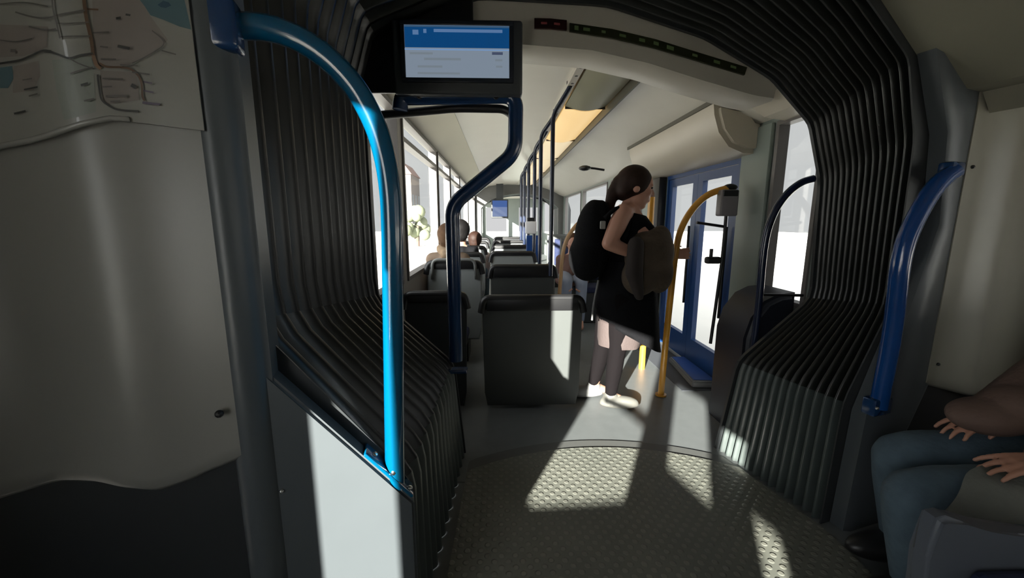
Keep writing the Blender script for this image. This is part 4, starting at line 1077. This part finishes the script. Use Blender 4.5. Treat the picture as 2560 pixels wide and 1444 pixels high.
# ---- seated passengers in the far coach
def seated(label, c, face, r, coat, hairm, hat=None, legs=None, skin=SKIN):
    """c: head centre; body down to the seat"""
    c = Vector(c); f = Vector(face).normalized(); s = f.cross(UP)
    t = thing('person', label, 'person', (c.x, c.y, .47))
    b, f2, s2, u2 = head_parts(c, r, f)
    nk = c - UP * r * 1.5 - f * .02; ch = nk - UP * .20; hp = V(c.x, c.y, .60) - f * .05
    cap2(b, c - UP * r * .6, r * .5, nk, r * .55); chain(b, [nk - UP * .05, ch, hp], [.08, .14, .15])
    hands = []
    for sg in (-1, 1):
        sh = nk - UP * .06 + s * sg * .145; el = sh - UP * .26 + s * sg * .02 + f * .02; wr = el + f * .22 - UP * .04 - s * sg * .08
        cap2(b, nk - UP * .03, .06, sh, .058); chain(b, [sh, el, wr], [.058, .046, .032]); hands.append((sh, el, wr))
        hand_vol(b, wr, (f - s * sg * .2), -UP, .17, .4)
        hpp = hp + s * sg * .09; kn = hpp + f * .36 - UP * .03; an = V(kn.x, kn.y, .08) - f * .03
        chain(b, [hpp, kn, an], [.090, .066, .042]); cap2(b, an, .042, an + f * .14 - UP * .04, .034)
    body = fuse('body', b, skin, t, .012, 3)
    b = bmesh.new(); chain(b, [nk - UP * .06, ch, hp + UP * .08], [.10, .158, .168])
    for sh, el, wr in hands: cap2(b, nk - UP * .05, .07, sh, .07); chain(b, [sh, el, el.lerp(wr, .9)], [.062, .054, .044])
    fuse('jacket', b, coat, t, .014, 3)
    b = bmesh.new()
    for sg in (-1, 1):
        hpp = hp + s * sg * .09; kn = hpp + f * .36 - UP * .03; an = V(kn.x, kn.y, .11) - f * .03
        chain(b, [hpp, kn, an], [.098, .076, .056])
    fuse('trousers', b, legs or DENIM, t, .014, 3)
    b = bmesh.new(); ball(b, c - f * r * .18 + UP * r * .22, (r * 1.0, r * .92, r * .98), 3, (f, s, UP)); ball(b, c - f * r * .5 - UP * r * .2, (r * .62, r * .82, r * .85), 2, (f, s, UP))
    fuse('hair', b, hairm, t, .012, 3)
    if hat:
        b = bmesh.new(); chain(b, [nk + UP * .04 + s * .06, nk + UP * .02 + f * .07, nk + UP * .04 - s * .06], [.05, .055, .05]); chain(b, [nk + UP * .04 + s * .06, nk - f * .07, nk + UP * .04 - s * .06], [.05, .055, .05]); fuse('scarf', b, hat, t, .012, 2)
    return t
c = on_y(1120, 590, 3.78)
seated('passenger with light brown hair and patterned tan scarf by the left window', c, V(.1, 1, 0), .105, mat('tan_coat', (0.16, 0.11, 0.075), .8, vary=.3, scale=12), mat('light_brown_hair', (0.075, 0.040, 0.020), .65, spec=.15, vary=.4, scale=30), mat('tan_scarf', (0.22, 0.15, 0.09), .8, vary=.5, scale=16))
c = on_y(1152, 578, 4.66)
seated('passenger with short black hair and black jacket beyond the bent navy handrail', c, V(.05, 1, 0), .118, BLKCLOTH, mat('black_hair', (0.004, 0.0035, 0.0035), .65, spec=.15))
c = on_y(1188, 600, 5.54)
seated('passenger in a pale pink top farther along the left seats', c, V(.1, 1, 0), .105, mat('pale_rose_cloth', (0.40, 0.33, 0.31), .8), HAIR)
c = on_y(1432, 606, 5.02)
seated('passenger in pale blue jeans sitting right of the aisle, facing this way', c, V(-.1, -1, 0), .105, mat('rust_brown_cloth', (0.10, 0.05, 0.04), .8), mat('brown_hair', (0.06, 0.03, 0.018), .6, spec=.15, vary=.4, scale=30), None, mat('pale_denim', (0.20, 0.23, 0.30), .85))

# ---- the passenger at the lower right: jeans, pinkish jacket, grey coat over the lap
seat_r = thing('seat', 'dark bench seat against the right bulkhead under the passenger in jeans', 'seat', (1.75, 1.1, 0))
bm = bmesh.new(); bb(bm, 1.50, 2.25, .84, 1.36, .32, .39, .02, 3); link('seat_cushion', bm, FABRIC, seat_r, smooth=True, angle=40)
bm = bmesh.new(); bb(bm, 1.6, 2.2, .88, 1.30, 0, .32, .01); link('pedestal', bm, BLACK, seat_r)
pe = thing('person', 'seated passenger at the lower right edge in blue jeans and a dusky pink jacket', 'person', (1.72, 1.06, .44))
hip = V(1.93, 1.08, .49); kneeR = V(1.30, 1.085, .445); kneeL = V(1.46, 1.29, .45)
nk = V(2.08, 1.02, 1.04); hcp = V(2.05, 1.0, 1.24)
b, f2, s2, u2 = head_parts(hcp, .11, V(-1, -.15, -.1))
cap2(b, hcp - UP * .08, .055, nk, .06); chain(b, [nk - UP * .06, V(2.07, 1.04, .82), hip + V(.06, 0, .04)], [.09, .145, .15])
shA = V(2.06, .87, .95); elA = V(1.88, .88, .70); wrA = V(1.60, 1.01, .612)
shB = V(2.06, 1.20, .95); elB = V(1.86, 1.23, .76); wrB = V(1.66, 1.215, .645)
for sh, el, wr in ((shA, elA, wrA), (shB, elB, wrB)):
    cap2(b, nk - UP * .03, .06, sh, .06); chain(b, [sh, el, wr], [.06, .05, .034])
hand_vol(b, wrA, V(-.95, .18, -.16), V(-.1, .1, -1), .18, .20); hand_vol(b, wrB, V(-.95, -.06, -.20), V(-.1, 0, -1), .175, .26)
for kn, hy, fx in ((kneeR, -.09, .0), (kneeL, .10, .02)):
    an = V(kn.x + .10, kn.y + .03, .09); chain(b, [hip + V(0, hy, 0), kn, an], [.095, .062, .042]); cap2(b, an, .045, an + V(-.15, 0, -.045), .035)
fuse('body', b, SKIN, pe, .0062, 3); eyes(pe, hcp, .11, f2, s2, u2)
b = bmesh.new()
for kn, hy in ((kneeR, -.09), (kneeL, .10)):
    an = V(kn.x + .095, kn.y + .03, .09); h_ = hip + V(0, hy, 0)
    chain(b, [h_, h_.lerp(kn, .55), h_.lerp(kn, .92), kn + V(.01, 0, -.01), kn.lerp(an, .3), an], [.112, .102, .096, .094, .088, .070])
fuse('jeans', b, DENIM, pe, .011, 4)
b = bmesh.new(); chain(b, [nk - UP * .05, V(2.07, 1.04, .82), hip + V(.06, 0, .08)], [.11, .17, .17])
for sh, el, wr in ((shA, elA, wrA), (shB, elB, wrB)): cap2(b, nk - UP * .05, .075, sh, .08); chain(b, [sh, el, el.lerp(wr, .96)], [.085, .090, .070])
ball(b, wrB + V(-.03, -.02, .012), (.13, .085, .060), 3); ball(b, wrB + V(.08, -.03, .05), (.14, .09, .07), 3)
fuse('jacket', b, TAN, pe, .012, 3)
b = bmesh.new(); ball(b, hcp + V(.02, 0, .025), (.115, .10, .11), 3); ball(b, hcp + V(.06, 0, -.04), (.07, .09, .12), 3); fuse('hair', b, HAIR, pe, .012, 3)
for k in range(2):
    an = (kneeR, kneeL)[k] + V(.10, .03, 0); b = bmesh.new(); ball(b, V(an.x - .06, an.y, .055), (.165, .062, .054), 3); ball(b, V(an.x, an.y, .07), (.075, .068, .07), 2); fuse('shoe', b, BLACK, pe, .011, 2)
# coat over the lap
ct = thing('coat', 'crumpled grey coat lying over the lap of the seated passenger at right', 'coat', (1.5, .95, .6))
bm = bmesh.new(); rows = []
rnd = random.Random(3)
for i in range(25):
    u = i / 24; row = []
    for j in range(29):
        v = j / 28
        A_ = V(1.235, .965, .475).lerp(V(1.95, .80, .52), v); B_ = V(1.46, 1.06, .575).lerp(V(1.95, 1.03, .62), v)
        p = A_.lerp(B_, u)
        p.z += .045 * math.sin(math.pi * u) * (.4 + .6 * v) + .014 * math.sin(9 * v + 4 * u) * u + .010 * math.sin(15 * u * v + 2)
        p.x += .012 * math.sin(7 * u)
        row.append(p)
    rows.append(row)
grid(bm, rows, -UP * .012); link('cloth', bm, GREYCOAT, ct, smooth=True, angle=70)
b = bmesh.new(); chain(b, [V(1.58, .95, .60), V(1.70, .92, .62), V(1.86, .90, .62)], [.03, .045, .05]); fuse('sleeve_fold', b, GREYCOAT, ct, .011, 4)

# ---- near seats at the picture's lower corners
ns_ = thing('seat', 'grey plastic seat shell at the lower right corner in front of the passenger', 'seat', (1.5, .82, 0))
ye = .80
tl = [(2318, 1470), (2326, 1400), (2340, 1330), (2352, 1302), (2376, 1296), (2420, 1312), (2480, 1330), (2560, 1342), (2700, 1352)]
top = [on_y(px, py, ye) for px, py in tl]
poly = [V(top[0].x, ye, .02)] + top + [V(top[-1].x, ye, .02)]
bm = bmesh.new(); prism(bm, poly, (0, .05, 0)); bmesh.ops.bevel(bm, geom=[e for e in bm.edges if abs(e.verts[0].co.y - e.verts[1].co.y) < 1e-4], offset=.012, segments=3, affect='EDGES')
link('back_shell', bm, mat('slate_seat_shell', (0.085, 0.095, 0.115), .45, vary=.05), ns_, smooth=True, angle=40)
bm = bmesh.new(); bb(bm, top[4].x + .06, top[-1].x, .74, .795, .30, top[-1].z - .06, .02, 2); link('back_cushion', bm, FABRIC, ns_)
sl_ = thing('seat', 'dark navy seat cushion at the lower left corner under the grey wall panel', 'seat', por(-.9, 0, .3))
bm = bmesh.new()
box(bm, por(-.85, .40, .22), (.36, .40, .12), PAX, .035, 4)
link('seat_cushion', bm, FABRIC, sl_, smooth=True, angle=40)
bm = bmesh.new(); pbox(bm, -1.02, -.78, .03, .40, 0, .34, .01); link('pedestal', bm, CHAR, sl_)
